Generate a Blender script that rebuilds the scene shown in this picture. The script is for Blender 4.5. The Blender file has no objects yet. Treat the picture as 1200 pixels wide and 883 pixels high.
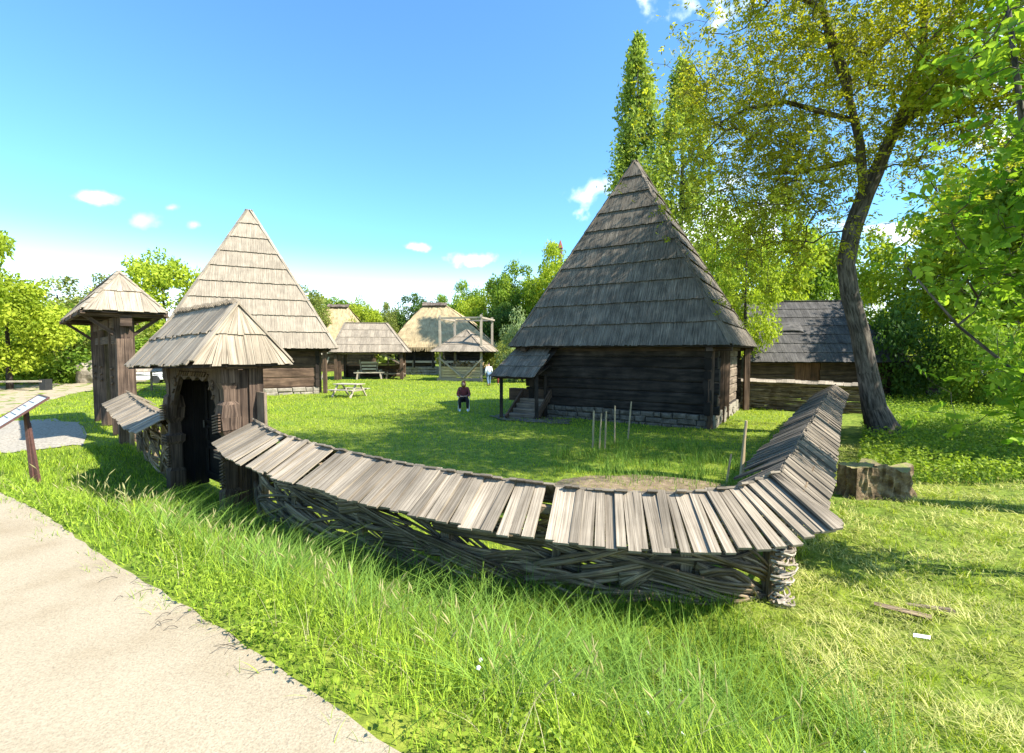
import bpy, math, random
import numpy as np
from mathutils import Vector, Matrix
R = math.radians
random.seed(7)
rng = np.random.default_rng(7)
S = bpy.context.scene
COL = S.collection

# ------------------------------------------------------------------ camera
CAMZ = 2.6
cam = bpy.data.cameras.new('camera'); co = bpy.data.objects.new('camera', cam); COL.objects.link(co)
cam.sensor_width = 36; cam.lens = 16.8; cam.clip_start = .05; cam.clip_end = 3000
co.location = (0, 0, CAMZ); co.rotation_euler = (R(90 - 3.02), 0, 0)
S.camera = co
# ------------------------------------------------------------------ light
SUNAZ = (0.915, -0.403); SUNEL = R(47)
sd = Vector((SUNAZ[0]*math.cos(SUNEL), SUNAZ[1]*math.cos(SUNEL), math.sin(SUNEL))).normalized()
sl = bpy.data.lights.new('sun', 'SUN'); so = bpy.data.objects.new('sun', sl); COL.objects.link(so)
sl.energy = 5.0; sl.angle = R(.5); sl.color = (1, .95, .86)
so.rotation_euler = sd.to_track_quat('Z', 'Y').to_euler(); so.location = (20, -10, 30)
S.view_settings.view_transform = 'Standard'; S.view_settings.look = 'None'
S.view_settings.exposure = 1.32; S.view_settings.gamma = 1
w = bpy.data.worlds.new('World'); S.world = w; w.use_nodes = True
nt = w.node_tree; nt.nodes.clear()
def N(nt, t, **k):
    n = nt.nodes.new(t)
    for a, b in k.items():
        if a.startswith('i_'): n.inputs[a[2:].replace('_', ' ')].default_value = b
        else: setattr(n, a, b)
    return n
def Lk(nt, a, ao, b, bi): nt.links.new(a.outputs[ao], b.inputs[bi])
wo = N(nt, 'ShaderNodeOutputWorld'); bg = N(nt, 'ShaderNodeBackground'); bg.inputs[1].default_value = .125
sky = N(nt, 'ShaderNodeTexSky'); sky.sky_type = 'NISHITA'; sky.sun_disc = False
sky.sun_elevation = SUNEL; sky.sun_rotation = math.atan2(SUNAZ[0], SUNAZ[1])
sky.air_density = 1.0; sky.dust_density = .6; sky.ozone_density = 2.2
hsv = N(nt, 'ShaderNodeHueSaturation'); hsv.inputs['Saturation'].default_value = 1.0; hsv.inputs['Value'].default_value = 1
Lk(nt, sky, 0, hsv, 'Color')
tint = N(nt, 'ShaderNodeVectorMath', operation='MULTIPLY'); tint.inputs[1].default_value = (.62, .99, 1.17); Lk(nt, hsv, 0, tint, 0)
tc = N(nt, 'ShaderNodeTexCoord'); sp = N(nt, 'ShaderNodeSeparateXYZ'); Lk(nt, tc, 'Generated', sp, 0)
# clouds: project the direction onto a layer overhead
zc = N(nt, 'ShaderNodeMath', operation='MAXIMUM'); zc.inputs[1].default_value = .0; Lk(nt, sp, 'Z', zc, 0)
za = N(nt, 'ShaderNodeMath', operation='ADD'); za.inputs[1].default_value = .16; Lk(nt, zc, 0, za, 0)
dx = N(nt, 'ShaderNodeMath', operation='DIVIDE'); Lk(nt, sp, 'X', dx, 0); Lk(nt, za, 0, dx, 1)
dy = N(nt, 'ShaderNodeMath', operation='DIVIDE'); Lk(nt, sp, 'Y', dy, 0); Lk(nt, za, 0, dy, 1)
cb = N(nt, 'ShaderNodeCombineXYZ'); Lk(nt, dx, 0, cb, 0); Lk(nt, dy, 0, cb, 1)
nz = N(nt, 'ShaderNodeTexNoise'); nz.inputs['Scale'].default_value = 1.7; nz.inputs['Detail'].default_value = 8; nz.inputs['Roughness'].default_value = .55
mp = N(nt, 'ShaderNodeMapping'); mp.inputs['Location'].default_value = (7.3, 4.2, 0); Lk(nt, cb, 0, mp, 0); Lk(nt, mp, 0, nz, 'Vector')
# more cloud to the right (x>0) and low; almost none upper left
mr = N(nt, 'ShaderNodeMapRange'); mr.inputs[1].default_value = .2; mr.inputs[2].default_value = .5; mr.inputs[3].default_value = -.06; mr.inputs[4].default_value = .2; Lk(nt, sp, 'X', mr, 0)
ad = N(nt, 'ShaderNodeMath', operation='ADD'); Lk(nt, nz, 0, ad, 0); Lk(nt, mr, 0, ad, 1)
cr = N(nt, 'ShaderNodeMapRange'); cr.interpolation_type = 'SMOOTHSTEP'; cr.inputs[1].default_value = .72; cr.inputs[2].default_value = .86; Lk(nt, ad, 0, cr, 0)
lowf = N(nt, 'ShaderNodeMapRange'); lowf.interpolation_type = 'SMOOTHSTEP'; lowf.inputs[1].default_value = .21; lowf.inputs[2].default_value = .0; lowf.inputs[3].default_value = 0; lowf.inputs[4].default_value = .85; Lk(nt, sp, 'Z', lowf, 0)
mx2 = N(nt, 'ShaderNodeMath', operation='MAXIMUM'); Lk(nt, cr, 0, mx2, 0); Lk(nt, lowf, 0, mx2, 1)
n3 = N(nt, 'ShaderNodeTexNoise'); n3.inputs['Scale'].default_value = 24; n3.inputs['Detail'].default_value = 6; Lk(nt, tc, 'Generated', n3, 'Vector')
ym = N(nt, 'ShaderNodeMath', operation='MAXIMUM'); ym.inputs[1].default_value = .02; Lk(nt, sp, 'Y', ym, 0)
uu = N(nt, 'ShaderNodeMath', operation='DIVIDE'); Lk(nt, sp, 'X', uu, 0); Lk(nt, ym, 0, uu, 1)
vv = N(nt, 'ShaderNodeMath', operation='DIVIDE'); Lk(nt, sp, 'Z', vv, 0); Lk(nt, ym, 0, vv, 1)
for (u0, v0, a0, b0, st) in ((-.86, .315, .08, .014, .5), (-.70, .295, .022, .012, .4), (-.655, .262, .024, .012, .45), (-.76, .27, .05, .022, .3), (-.20, .215, .045, .011, .6), (-.08, .19, .08, .022, .5), (.42, .25, .22, .13, 1.3), (.37, .76, .16, .09, 1.1), (.16, .33, .06, .03, .5)):
    c1 = N(nt, 'ShaderNodeMath', operation='MULTIPLY_ADD'); c1.inputs[1].default_value = 1/a0; c1.inputs[2].default_value = -u0/a0; Lk(nt, uu, 0, c1, 0)
    c2 = N(nt, 'ShaderNodeMath', operation='MULTIPLY_ADD'); c2.inputs[1].default_value = 1/b0; c2.inputs[2].default_value = -v0/b0; Lk(nt, vv, 0, c2, 0)
    cv = N(nt, 'ShaderNodeCombineXYZ'); Lk(nt, c1, 0, cv, 0); Lk(nt, c2, 0, cv, 1)
    ln_ = N(nt, 'ShaderNodeVectorMath', operation='LENGTH'); Lk(nt, cv, 0, ln_, 0)
    nm = N(nt, 'ShaderNodeMath', operation='MULTIPLY_ADD'); nm.inputs[1].default_value = -3.2; Lk(nt, n3, 0, nm, 0); Lk(nt, ln_, 'Value', nm, 2)
    q = N(nt, 'ShaderNodeMapRange'); q.interpolation_type = 'SMOOTHSTEP'; q.inputs[1].default_value = -.65; q.inputs[2].default_value = -1.7; q.inputs[3].default_value = 0; q.inputs[4].default_value = min(1, st); Lk(nt, nm, 0, q, 0)
    m3 = N(nt, 'ShaderNodeMath', operation='MAXIMUM'); Lk(nt, mx2, 0, m3, 0); Lk(nt, q, 0, m3, 1); mx2 = m3
mix = N(nt, 'ShaderNodeMix', data_type='RGBA'); Lk(nt, mx2, 0, mix, 0); Lk(nt, tint, 0, mix, 6); mix.inputs[7].default_value = (8.2, 8.6, 9.0, 1)
Lk(nt, mix, 2, bg, 0); Lk(nt, bg, 0, wo, 0)
S.cycles.max_bounces = 5; S.cycles.transparent_max_bounces = 6; S.cycles.use_denoising = True
S.cycles.diffuse_bounces = 3; S.cycles.glossy_bounces = 2; S.cycles.transmission_bounces = 3

# ------------------------------------------------------------------ helpers
ROOTLOC = {}
def tag(o, label=None, cat=None, group=None, kind=None):
    if label: o['label'] = label
    if cat: o['category'] = cat
    if group: o['group'] = group
    if kind: o['kind'] = kind
    return o
def thing(name, label, cat, loc, group=None):
    o = bpy.data.objects.new(name, None); COL.objects.link(o); o.location = loc; o.empty_display_size = .2
    ROOTLOC[o.name] = Vector(loc)
    return tag(o, label, cat, group)
def copy_tree(o, parent=None):
    c = o.copy(); COL.objects.link(c)
    if parent: c.parent = parent
    for ch in list(o.children): copy_tree(ch, c)
    return c
def npmesh(name, V, F, mat, parent=None, tone=None, uv=None, smooth=False):
    """V (n,3) F (m,k) same-size faces"""
    me = bpy.data.meshes.new(name); V = np.asarray(V, dtype=np.float32).reshape(-1, 3); F = np.asarray(F, dtype=np.int32)
    if parent is not None: V = V - np.array(ROOTLOC.get(parent.name, (0, 0, 0)), dtype=np.float32)
    k = F.shape[1]; m = len(F)
    me.vertices.add(len(V)); me.vertices.foreach_set('co', V.ravel())
    me.loops.add(m*k); me.loops.foreach_set('vertex_index', F.ravel())
    me.polygons.add(m); me.polygons.foreach_set('loop_start', np.arange(m, dtype=np.int32)*k)
    if smooth: me.polygons.foreach_set('use_smooth', np.ones(m, dtype=bool))
    if tone is not None:
        a = me.attributes.new('tone', 'FLOAT', 'FACE'); a.data.foreach_set('value', np.asarray(tone, dtype=np.float32))
    if uv is not None:
        l = me.uv_layers.new(name='UVMap'); l.data.foreach_set('uv', np.asarray(uv, dtype=np.float32).ravel())
    me.update(calc_edges=True); me.materials.append(mat)
    o = bpy.data.objects.new(name, me); COL.objects.link(o)
    if parent is not None: o.parent = parent; ROOTLOC[o.name] = ROOTLOC.get(parent.name, Vector())
    return o
class MB:
    def __init__(s): s.v = []; s.f = []; s.u = []; s.t = []
    def face(s, pts, uvs=None, tone=.5):
        i = len(s.v); s.v += [tuple(p) for p in pts]; s.f.append(tuple(range(i, i+len(pts))))
        s.u += uvs if uvs else [(p[0]+p[1], p[2]) for p in pts]; s.t.append(tone)
    def hexa(s, a, b, tone=.5):
        """a,b: 4 corners each, loops around the cross-section at both ends"""
        ou, ov = random.uniform(0, 50), random.uniform(0, 50)
        a = [Vector(p) for p in a]; b = [Vector(p) for p in b]
        i = len(s.v); s.v += [tuple(p) for p in a+b]
        L = (a[0]-b[0]).length; vv = ov
        for k in range(4):
            k2 = (k+1) % 4; wd = (a[k2]-a[k]).length
            s.f.append((i+k, i+k2, i+4+k2, i+4+k)); s.u += [(ou, vv), (ou, vv+wd), (ou+L, vv+wd), (ou+L, vv)]; s.t.append(tone); vv += wd
        s.f.append((i+3, i+2, i+1, i)); s.u += [(ou, ov), (ou+.1, ov), (ou+.1, ov+.1), (ou, ov+.1)]; s.t.append(tone*.9)
        s.f.append((i+4, i+5, i+6, i+7)); s.u += [(ou, ov), (ou+.1, ov), (ou+.1, ov+.1), (ou, ov+.1)]; s.t.append(tone*.9)
    def beam(s, p0, p1, w, h, up=(0, 0, 1), w1=None, h1=None, tone=None, jit=0):
        p0 = Vector(p0); p1 = Vector(p1); d = (p1-p0).normalized(); up = Vector(up)
        if abs(d.dot(up)) > .97: up = Vector((1, 0, 0)) if abs(d.x) < .9 else Vector((0, 1, 0))
        sx = d.cross(up).normalized(); uy = sx.cross(d).normalized()
        w1 = w if w1 is None else w1; h1 = h if h1 is None else h1
        J = lambda: random.uniform(-jit, jit)
        def ring(p, w, h): return [p+sx*(a*w/2+J())+uy*(b*h/2+J()) for a, b in ((-1, -1), (1, -1), (1, 1), (-1, 1))]
        s.hexa(ring(p0, w, h), ring(p1, w1, h1), random.uniform(.35, .65) if tone is None else tone)
    def tube(s, pts, rad, n=6, tone=.5, squash=1, jit=0):
        pts = [Vector(p) for p in pts]; m = len(pts)
        if not hasattr(rad, '__len__'): rad = [rad]*m
        i = len(s.v); ou, ov = random.uniform(0, 50), random.uniform(0, 50); L = 0; prev = None; Ls = []
        d0 = (pts[1]-pts[0]).normalized(); ref = Vector((0, 0, 1)) if abs(d0.z) < .9 else Vector((1, 0, 0))
        for k, p in enumerate(pts):
            d = (pts[min(k+1, m-1)]-pts[max(k-1, 0)]).normalized()
            sx = d.cross(ref)
            if sx.length < 1e-4: sx = Vector((1, 0, 0))
            sx.normalize(); uy = sx.cross(d).normalized(); ref = uy
            if k: L += (p-pts[k-1]).length
            Ls.append(L)
            for q in range(n):
                a = 2*math.pi*q/n; r = rad[k]*(1+random.uniform(-jit, jit))
                s.v.append(tuple(p+sx*math.cos(a)*r+uy*math.sin(a)*r*squash))
        for k in range(m-1):
            for q in range(n):
                q2 = (q+1) % n; s.f.append((i+k*n+q, i+k*n+q2, i+(k+1)*n+q2, i+(k+1)*n+q))
                c = 2*math.pi*rad[k]/n; s.u += [(ou+Ls[k], ov+q*c), (ou+Ls[k], ov+(q+1)*c), (ou+Ls[k+1], ov+(q+1)*c), (ou+Ls[k+1], ov+q*c)]; s.t.append(tone)
        s.f.append(tuple(i+q for q in reversed(range(n)))); s.u += [(ou, ov)]*n; s.t.append(tone)
        s.f.append(tuple(i+(m-1)*n+q for q in range(n))); s.u += [(ou, ov)]*n; s.t.append(tone)
    def build(s, name, mat, parent=None, smooth=False, bevel=0):
        me = bpy.data.meshes.new(name); off = ROOTLOC.get(parent.name, Vector()) if parent is not None else Vector()
        me.from_pydata([(x-off[0], y-off[1], z-off[2]) for x, y, z in s.v], [], s.f)
        l = me.uv_layers.new(name='UVMap'); l.data.foreach_set('uv', np.array(s.u, dtype=np.float32).ravel())
        a = me.attributes.new('tone', 'FLOAT', 'FACE'); a.data.foreach_set('value', np.array(s.t, dtype=np.float32))
        if smooth: me.polygons.foreach_set('use_smooth', [True]*len(s.f))
        me.materials.append(mat); me.validate(); o = bpy.data.objects.new(name, me); COL.objects.link(o)
        if parent is not None: o.parent = parent; ROOTLOC[o.name] = off.copy()
        if bevel:
            b = o.modifiers.new('bevel', 'BEVEL'); b.width = bevel; b.segments = 1; b.limit_method = 'ANGLE'; b.angle_limit = R(50)
        return o

# ------------------------------------------------------------------ materials
def newmat(name):
    m = bpy.data.materials.new(name); m.use_nodes = True; n = m.node_tree; n.nodes.clear()
    return m, n, N(n, 'ShaderNodeOutputMaterial')
def rampn(n, stops):
    r = N(n, 'ShaderNodeValToRGB'); e = r.color_ramp.elements
    e[0].position = stops[0][0]; e[0].color = (*stops[0][1], 1); e[1].position = stops[-1][0]; e[1].color = (*stops[-1][1], 1)
    for p, c in stops[1:-1]: q = e.new(p); q.color = (*c, 1)
    return r
def wood(name, dark, light, rough=.85, gl=1.6, gw=55, stain=(.5, .5), tonegain=.9, bump=.35, streak=None):
    m, n, out = newmat(name)
    uv = N(n, 'ShaderNodeUVMap'); mp = N(n, 'ShaderNodeMapping'); mp.inputs['Scale'].default_value = (gl, gw, 1); Lk(n, uv, 0, mp, 0)
    nz = N(n, 'ShaderNodeTexNoise'); nz.inputs['Scale'].default_value = 1; nz.inputs['Detail'].default_value = 7; nz.inputs['Roughness'].default_value = .65; nz.inputs['Distortion'].default_value = .4
    Lk(n, mp, 0, nz, 'Vector')
    mid = tuple((a+b)/2 for a, b in zip(dark, light))
    r = rampn(n, [(.3, tuple(c*.45 for c in dark)), (.42, dark), (.55, mid), (.7, light)]); Lk(n, nz, 0, r, 0)
    g = N(n, 'ShaderNodeTexCoord'); n2 = N(n, 'ShaderNodeTexNoise'); n2.inputs['Scale'].default_value = 2.3; n2.inputs['Detail'].default_value = 5; Lk(n, g, 'Object', n2, 'Vector')
    mr = N(n, 'ShaderNodeMapRange'); mr.inputs[1].default_value = .3; mr.inputs[2].default_value = .72; mr.inputs[3].default_value = stain[0]+.12; mr.inputs[4].default_value = 1+stain[1]*.4; Lk(n, n2, 0, mr, 0)
    at = N(n, 'ShaderNodeAttribute', attribute_name='tone')
    tm = N(n, 'ShaderNodeMath', operation='MULTIPLY_ADD'); tm.inputs[1].default_value = tonegain; tm.inputs[2].default_value = 1-tonegain/2; Lk(n, at, 'Fac', tm, 0)
    mu = N(n, 'ShaderNodeMath', operation='MULTIPLY'); Lk(n, mr, 0, mu, 0); Lk(n, tm, 0, mu, 1)
    vm = N(n, 'ShaderNodeVectorMath', operation='SCALE'); Lk(n, r, 0, vm, 0); Lk(n, mu, 0, vm, 'Scale')
    p = N(n, 'ShaderNodeBsdfPrincipled'); p.inputs['Roughness'].default_value = rough; p.inputs['Specular IOR Level'].default_value = .25
    Lk(n, vm, 0, p, 'Base Color')
    b = N(n, 'ShaderNodeBump'); b.inputs['Strength'].default_value = bump; b.inputs['Distance'].default_value = .02; Lk(n, nz, 0, b, 'Height'); Lk(n, b, 0, p, 'Normal')
    Lk(n, p, 0, out, 0); return m
def leafmat(name, c1, c2, trans=.45, rough=.5, tg=(1.25, 1.3, .7)):
    m, n, out = newmat(name)
    at = N(n, 'ShaderNodeAttribute', attribute_name='tone'); r = rampn(n, [(0, c1), (1, c2)]); Lk(n, at, 'Fac', r, 0)
    p = N(n, 'ShaderNodeBsdfPrincipled'); p.inputs['Roughness'].default_value = rough; p.inputs['Specular IOR Level'].default_value = .15; Lk(n, r, 0, p, 'Base Color')
    t = N(n, 'ShaderNodeBsdfTranslucent'); vm = N(n, 'ShaderNodeVectorMath', operation='MULTIPLY'); vm.inputs[1].default_value = tg; Lk(n, r, 0, vm, 0); Lk(n, vm, 0, t, 0)
    mx = N(n, 'ShaderNodeMixShader'); mx.inputs[0].default_value = trans; Lk(n, p, 0, mx, 1); Lk(n, t, 0, mx, 2); Lk(n, mx, 0, out, 0)
    return m
def noisemat(name, stops, scale=3, detail=6, rough=.9, bump=.3, bdist=.03, scale2=None, stops2=None, spec=.2, coord='Object', fac2=.5):
    m, n, out = newmat(name)
    g = N(n, 'ShaderNodeTexCoord'); nz = N(n, 'ShaderNodeTexNoise'); nz.inputs['Scale'].default_value = scale; nz.inputs['Detail'].default_value = detail; nz.inputs['Roughness'].default_value = .62
    Lk(n, g, coord, nz, 'Vector'); r = rampn(n, stops); Lk(n, nz, 0, r, 0); last = r
    if stops2:
        n2 = N(n, 'ShaderNodeTexNoise'); n2.inputs['Scale'].default_value = scale2; n2.inputs['Detail'].default_value = 5; Lk(n, g, coord, n2, 'Vector')
        r2 = rampn(n, stops2); Lk(n, n2, 0, r2, 0); mx = N(n, 'ShaderNodeMix', data_type='RGBA'); mx.blend_type = 'MULTIPLY'; mx.inputs[0].default_value = fac2*2 if fac2 < .5 else 1
        Lk(n, r, 0, mx, 6); Lk(n, r2, 0, mx, 7); last = mx
    p = N(n, 'ShaderNodeBsdfPrincipled'); p.inputs['Roughness'].default_value = rough; p.inputs['Specular IOR Level'].default_value = spec
    n.links.new(last.outputs[2 if last is not r else 0], p.inputs['Base Color'])
    b = N(n, 'ShaderNodeBump'); b.inputs['Strength'].default_value = bump; b.inputs['Distance'].default_value = bdist; Lk(n, nz, 0, b, 'Height'); Lk(n, b, 0, p, 'Normal')
    Lk(n, p, 0, out, 0); return m
def plain(name, c, rough=.7, spec=.3, metal=0):
    m, n, out = newmat(name); p = N(n, 'ShaderNodeBsdfPrincipled')
    g = N(n, 'ShaderNodeTexCoord'); nz = N(n, 'ShaderNodeTexNoise'); nz.inputs['Scale'].default_value = 25; Lk(n, g, 'Object', nz, 'Vector')
    r = rampn(n, [(.3, tuple(x*.8 for x in c)), (.7, tuple(min(1, x*1.15) for x in c))]); Lk(n, nz, 0, r, 0); Lk(n, r, 0, p, 'Base Color')
    p.inputs['Roughness'].default_value = rough; p.inputs['Specular IOR Level'].default_value = spec; p.inputs['Metallic'].default_value = metal
    Lk(n, p, 0, out, 0); return m

M = {}
M['shingle_grey'] = wood('shingle_grey', (.085, .07, .052), (.24, .20, .15), stain=(.55, .6), gw=38)
M['shingle_pale'] = wood('shingle_pale', (.235, .19, .138), (.38, .32, .24), stain=(.7, .2), gw=38)
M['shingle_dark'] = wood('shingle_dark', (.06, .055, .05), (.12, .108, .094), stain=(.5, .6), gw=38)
M['plank_pale'] = wood('plank_pale', (.185, .148, .105), (.38, .315, .235), stain=(.6, .3), gl=1.1, gw=60, tonegain=1.0)
M['plank_side'] = wood('plank_side', (.105, .084, .06), (.27, .22, .165), stain=(.5, .5), gl=1.1, gw=60, tonegain=1.1)
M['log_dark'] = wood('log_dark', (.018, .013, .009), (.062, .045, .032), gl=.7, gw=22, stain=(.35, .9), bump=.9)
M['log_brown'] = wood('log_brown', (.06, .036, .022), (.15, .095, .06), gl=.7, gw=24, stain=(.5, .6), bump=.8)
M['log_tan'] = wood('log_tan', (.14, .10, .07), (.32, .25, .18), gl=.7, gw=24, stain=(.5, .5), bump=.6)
M['gate_shade_wood'] = wood('gate_shade_wood', (.007, .005, .004), (.018, .012, .009), bump=.6)  # shade of the small gate's opening, put into a near-black wood colour
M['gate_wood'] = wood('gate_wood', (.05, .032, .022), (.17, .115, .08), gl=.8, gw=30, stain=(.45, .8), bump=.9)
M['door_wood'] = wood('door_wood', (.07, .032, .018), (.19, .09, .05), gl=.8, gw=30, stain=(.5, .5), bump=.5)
M['wattle'] = wood('wattle', (.14, .095, .055), (.44, .33, .21), gl=2.2, gw=45, stain=(.4, .7), tonegain=1.3, bump=.6)
M['wattle_pale'] = wood('wattle_pale', (.26, .21, .155), (.50, .43, .34), gl=2.2, gw=45, stain=(.6, .3), tonegain=.8)
M['stake'] = wood('stake', (.30, .22, .12), (.50, .40, .25), gl=2, gw=40, stain=(.8, .2))
M['pole_pale'] = wood('pole_pale', (.27, .225, .17), (.42, .36, .28), gl=2, gw=40, stain=(.8, .2))
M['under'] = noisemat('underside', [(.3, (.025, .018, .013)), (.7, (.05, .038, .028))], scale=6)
M['bark'] = wood('bark', (.05, .038, .028), (.20, .165, .13), gl=2.5, gw=14, stain=(.55, .6), tonegain=.3, bump=1.0)
M['bark_dark'] = wood('bark_dark', (.035, .028, .022), (.10, .08, .065), gl=2.5, gw=20, stain=(.55, .6), tonegain=.3, bump=1.0)
M['thatch'] = wood('thatch', (.30, .22, .115), (.50, .39, .22), gl=1.6, gw=30, stain=(.7, .4), bump=.8)
M['thatch_dark'] = wood('thatch_dark', (.11, .085, .065), (.26, .20, .15), gl=3, gw=14, stain=(.3, .9), bump=1)
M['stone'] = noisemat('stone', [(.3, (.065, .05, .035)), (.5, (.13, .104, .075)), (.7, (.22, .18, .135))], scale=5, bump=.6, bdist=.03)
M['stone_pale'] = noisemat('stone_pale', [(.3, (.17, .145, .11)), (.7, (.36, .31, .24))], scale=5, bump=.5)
M['mortar'] = noisemat('mortar', [(.3, (.03, .025, .02)), (.7, (.07, .06, .05))], scale=8)
M['path'] = noisemat('path', [(.28, (.23, .185, .13)), (.5, (.34, .285, .20)), (.72, (.41, .35, .255))], scale=95, detail=9, rough=.95, bump=.6, bdist=.01, scale2=1.3, stops2=[(.3, (.80, .75, .68)), (.5, (.97, .95, .92)), (.7, (1.04, 1.03, 1))])
M['gravel'] = noisemat('gravel', [(.3, (.16, .14, .11)), (.5, (.30, .265, .21)), (.7, (.44, .39, .32))], scale=18, detail=4, rough=.95, bump=.8, bdist=.03)
M['soil'] = noisemat('soil', [(.3, (.12, .085, .05)), (.6, (.24, .175, .11)), (.75, (.33, .26, .17))], scale=9, detail=8, bump=.8, bdist=.04)
M['lawn'] = noisemat('lawn', [(.30, (.05, .08, .011)), (.5, (.15, .20, .022)), (.75, (.29, .32, .055))], scale=7, detail=9, bump=.8, bdist=.05, scale2=.45, stops2=[(.3, (.72, .85, .7)), (.7, (1.15, 1.05, 1))])
M['grass_long'] = leafmat('grass_long', (.045, .11, .010), (.40, .53, .045), trans=.33, rough=.6)
M['grass_lawn'] = leafmat('grass_lawn', (.17, .27, .015), (.50, .56, .04), trans=.38, rough=.6)
M['grass_mown'] = leafmat('grass_mown', (.10, .14, .012), (.66, .62, .22), trans=.25, rough=.7)
M['grass_weed'] = leafmat('grass_weed', (.04, .10, .012), (.25, .39, .06), trans=.3, rough=.6)
M['leaf_clover'] = leafmat('leaf_clover', (.12, .20, .015), (.34, .42, .045), trans=.4, rough=.6)
M['leaf_walnut'] = leafmat('leaf_walnut', (.19, .18, .02), (.46, .45, .045), trans=.55, tg=(1.3, 1.35, .5), rough=.6)
M['leaf_elder'] = leafmat('leaf_elder', (.09, .20, .015), (.34, .46, .045), trans=.5)
M['leaf_bright'] = leafmat('leaf_bright', (.20, .28, .02), (.46, .52, .05), trans=.45, rough=.6)
M['leaf_green'] = leafmat('leaf_green', (.09, .17, .02), (.30, .40, .045), trans=.45, rough=.6)
M['leaf_dark'] = leafmat('leaf_dark', (.04, .09, .016), (.13, .21, .035), trans=.35)
M['leaf_olive'] = leafmat('leaf_olive', (.13, .16, .035), (.33, .37, .08), trans=.4, rough=.6)
M['leaf_poplar'] = leafmat('leaf_poplar', (.14, .20, .03), (.40, .47, .08), trans=.4, rough=.6)
M['leaf_pale'] = leafmat('leaf_pale', (.15, .20, .08), (.30, .37, .16), trans=.35)
M['white'] = plain('white_paint', (.78, .78, .76), .6)
M['pale_green'] = plain('pale_green_wall', (.5, .62, .52), .8)
M['metal_brown'] = plain('brown_metal', (.10, .05, .04), .5)
M['metal_dark'] = plain('dark_metal', (.03, .03, .03), .4)
M['window_dark'] = plain('window_dark', (.02, .025, .03), .1, .6)
M['void'] = plain('dark_interior', (.012, .010, .009), .95, .05)
M['skin'] = plain('skin', (.55, .34, .25), .55)
M['hair'] = plain('auburn_hair', (.13, .045, .02), .5)
M['hair_dark'] = plain('dark_hair', (.04, .025, .018), .5)
M['jacket'] = None
M['black_cloth'] = plain('black_cloth', (.015, .014, .016), .85)
M['jeans'] = plain('blue_jeans', (.10, .16, .25), .85)
M['white_shirt'] = plain('white_shirt', (.72, .74, .76), .85)
M['maroon'] = plain('maroon_cloth', (.16, .02, .025), .85)
M['red'] = plain('red_paint', (.28, .08, .05), .6)
M['flower'] = plain('white_petals', (.8, .8, .75), .8)

# ------------------------------------------------------------------ terrain
NX, NY = .54, .84   # across the path towards the fence
AX, AY = -.84, .54  # along the path, away to the left
def sm(a, b, x):
    t = np.clip((np.asarray(x, dtype=float)-a)/(b-a), 0, 1); return t*t*(3-2*t)
def gz(x, y):
    x = np.asarray(x, dtype=float); y = np.asarray(y, dtype=float)
    px, py = x+.5, y-2.05
    s = px*NX+py*NY; a = px*AX+py*AY
    zp = .9*(1-sm(5, 17, a))
    zf = .13*(1-sm(-1, 6, a))*(1-sm(3, 9, s))
    k = sm(.0, 1.75, s)
    z = zp*(1-k)+zf*k
    bump = .02*np.sin(x*3.1+y*1.7)+.015*np.sin(x*1.3-y*2.9+1)+.01*np.sin(x*6.3+y*5.1)
    return z+bump*sm(.1, .8, s)
def gzf(x, y): return float(gz(x, y))
def axis(n, ext, c, k=5.2):
    u = np.linspace(-1, 1, n); return c+ext*np.sinh(k*u)/math.sinh(k)
gx = axis(420, 700, 0); gy = axis(420, 700, 6)
XX, YY = np.meshgrid(gx, gy); ZZ = gz(XX, YY)
V = np.stack([XX, YY, ZZ], -1).reshape(-1, 3); n = len(gx)
ii = np.arange(len(gy)-1)[:, None]*n+np.arange(n-1)[None, :]
F = np.stack([ii, ii+1, ii+n+1, ii+n], -1).reshape(-1, 4)
ground = npmesh('ground', V, F, M['lawn'], smooth=True); tag(ground, kind='structure')

def in_poly(x, y, poly):
    r = np.zeros(np.shape(x), bool); m = len(poly)
    for i in range(m):
        x1, y1 = poly[i]; x2, y2 = poly[(i+1) % m]
        c = ((y1 > y) != (y2 > y)) & (x < (x2-x1)*(y-y1)/(y2-y1+1e-12)+x1); r ^= c
    return r
def smoothline(P, n=40):
    P = [Vector(p).to_3d() if len(p) == 3 else Vector((p[0], p[1], 0)) for p in P]; out = []
    Q = [P[0]*2-P[1]]+P+[P[-1]*2-P[-2]]
    for i in range(1, len(Q)-2):
        for k in range(n):
            t = k/n; a, b, c, d = Q[i-1], Q[i], Q[i+1], Q[i+2]
            out.append(.5*((2*b)+(c-a)*t+(2*a-5*b+4*c-d)*t*t+(3*b-3*c+d-a)*t**3))
    out.append(P[-1]); return out
# path: strip between two edges
edgeR = smoothline([(6.0, -2.15), (2.5, -.1), (-.57, 2.03), (-3.6, 4.05), (-6.3, 5.85), (-11.5, 9.3), (-16.6, 13.0), (-20, 18), (-25, 26), (-28.5, 33), (-33, 50), (-30, 90)], 16)
edgeL = smoothline([(3.5, -7.0), (0, -4.5), (-3.4, -2.4), (-6.5, -.4), (-9.5, 1.8), (-16, 6.5), (-26, 13.0), (-33, 22), (-37, 30), (-39, 37), (-43, 52), (-42, 92)], 16)
pv = []; K = 14; nn = len(edgeR)
for a, b in zip(edgeR, edgeL):
    for k in range(K+1):
        p = a.lerp(b, k/K); j = 0
        if k == 0:
            j = .012*math.sin(len(pv)*1.7)+.012*math.sin(len(pv)*.61)-.02
        pv.append((p.x+j*NX, p.y+j*NY, gzf(p.x, p.y)+.012))
pf = [(i*(K+1)+k, i*(K+1)+k+1, (i+1)*(K+1)+k+1, (i+1)*(K+1)+k) for i in range(nn-1) for k in range(K)]
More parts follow.
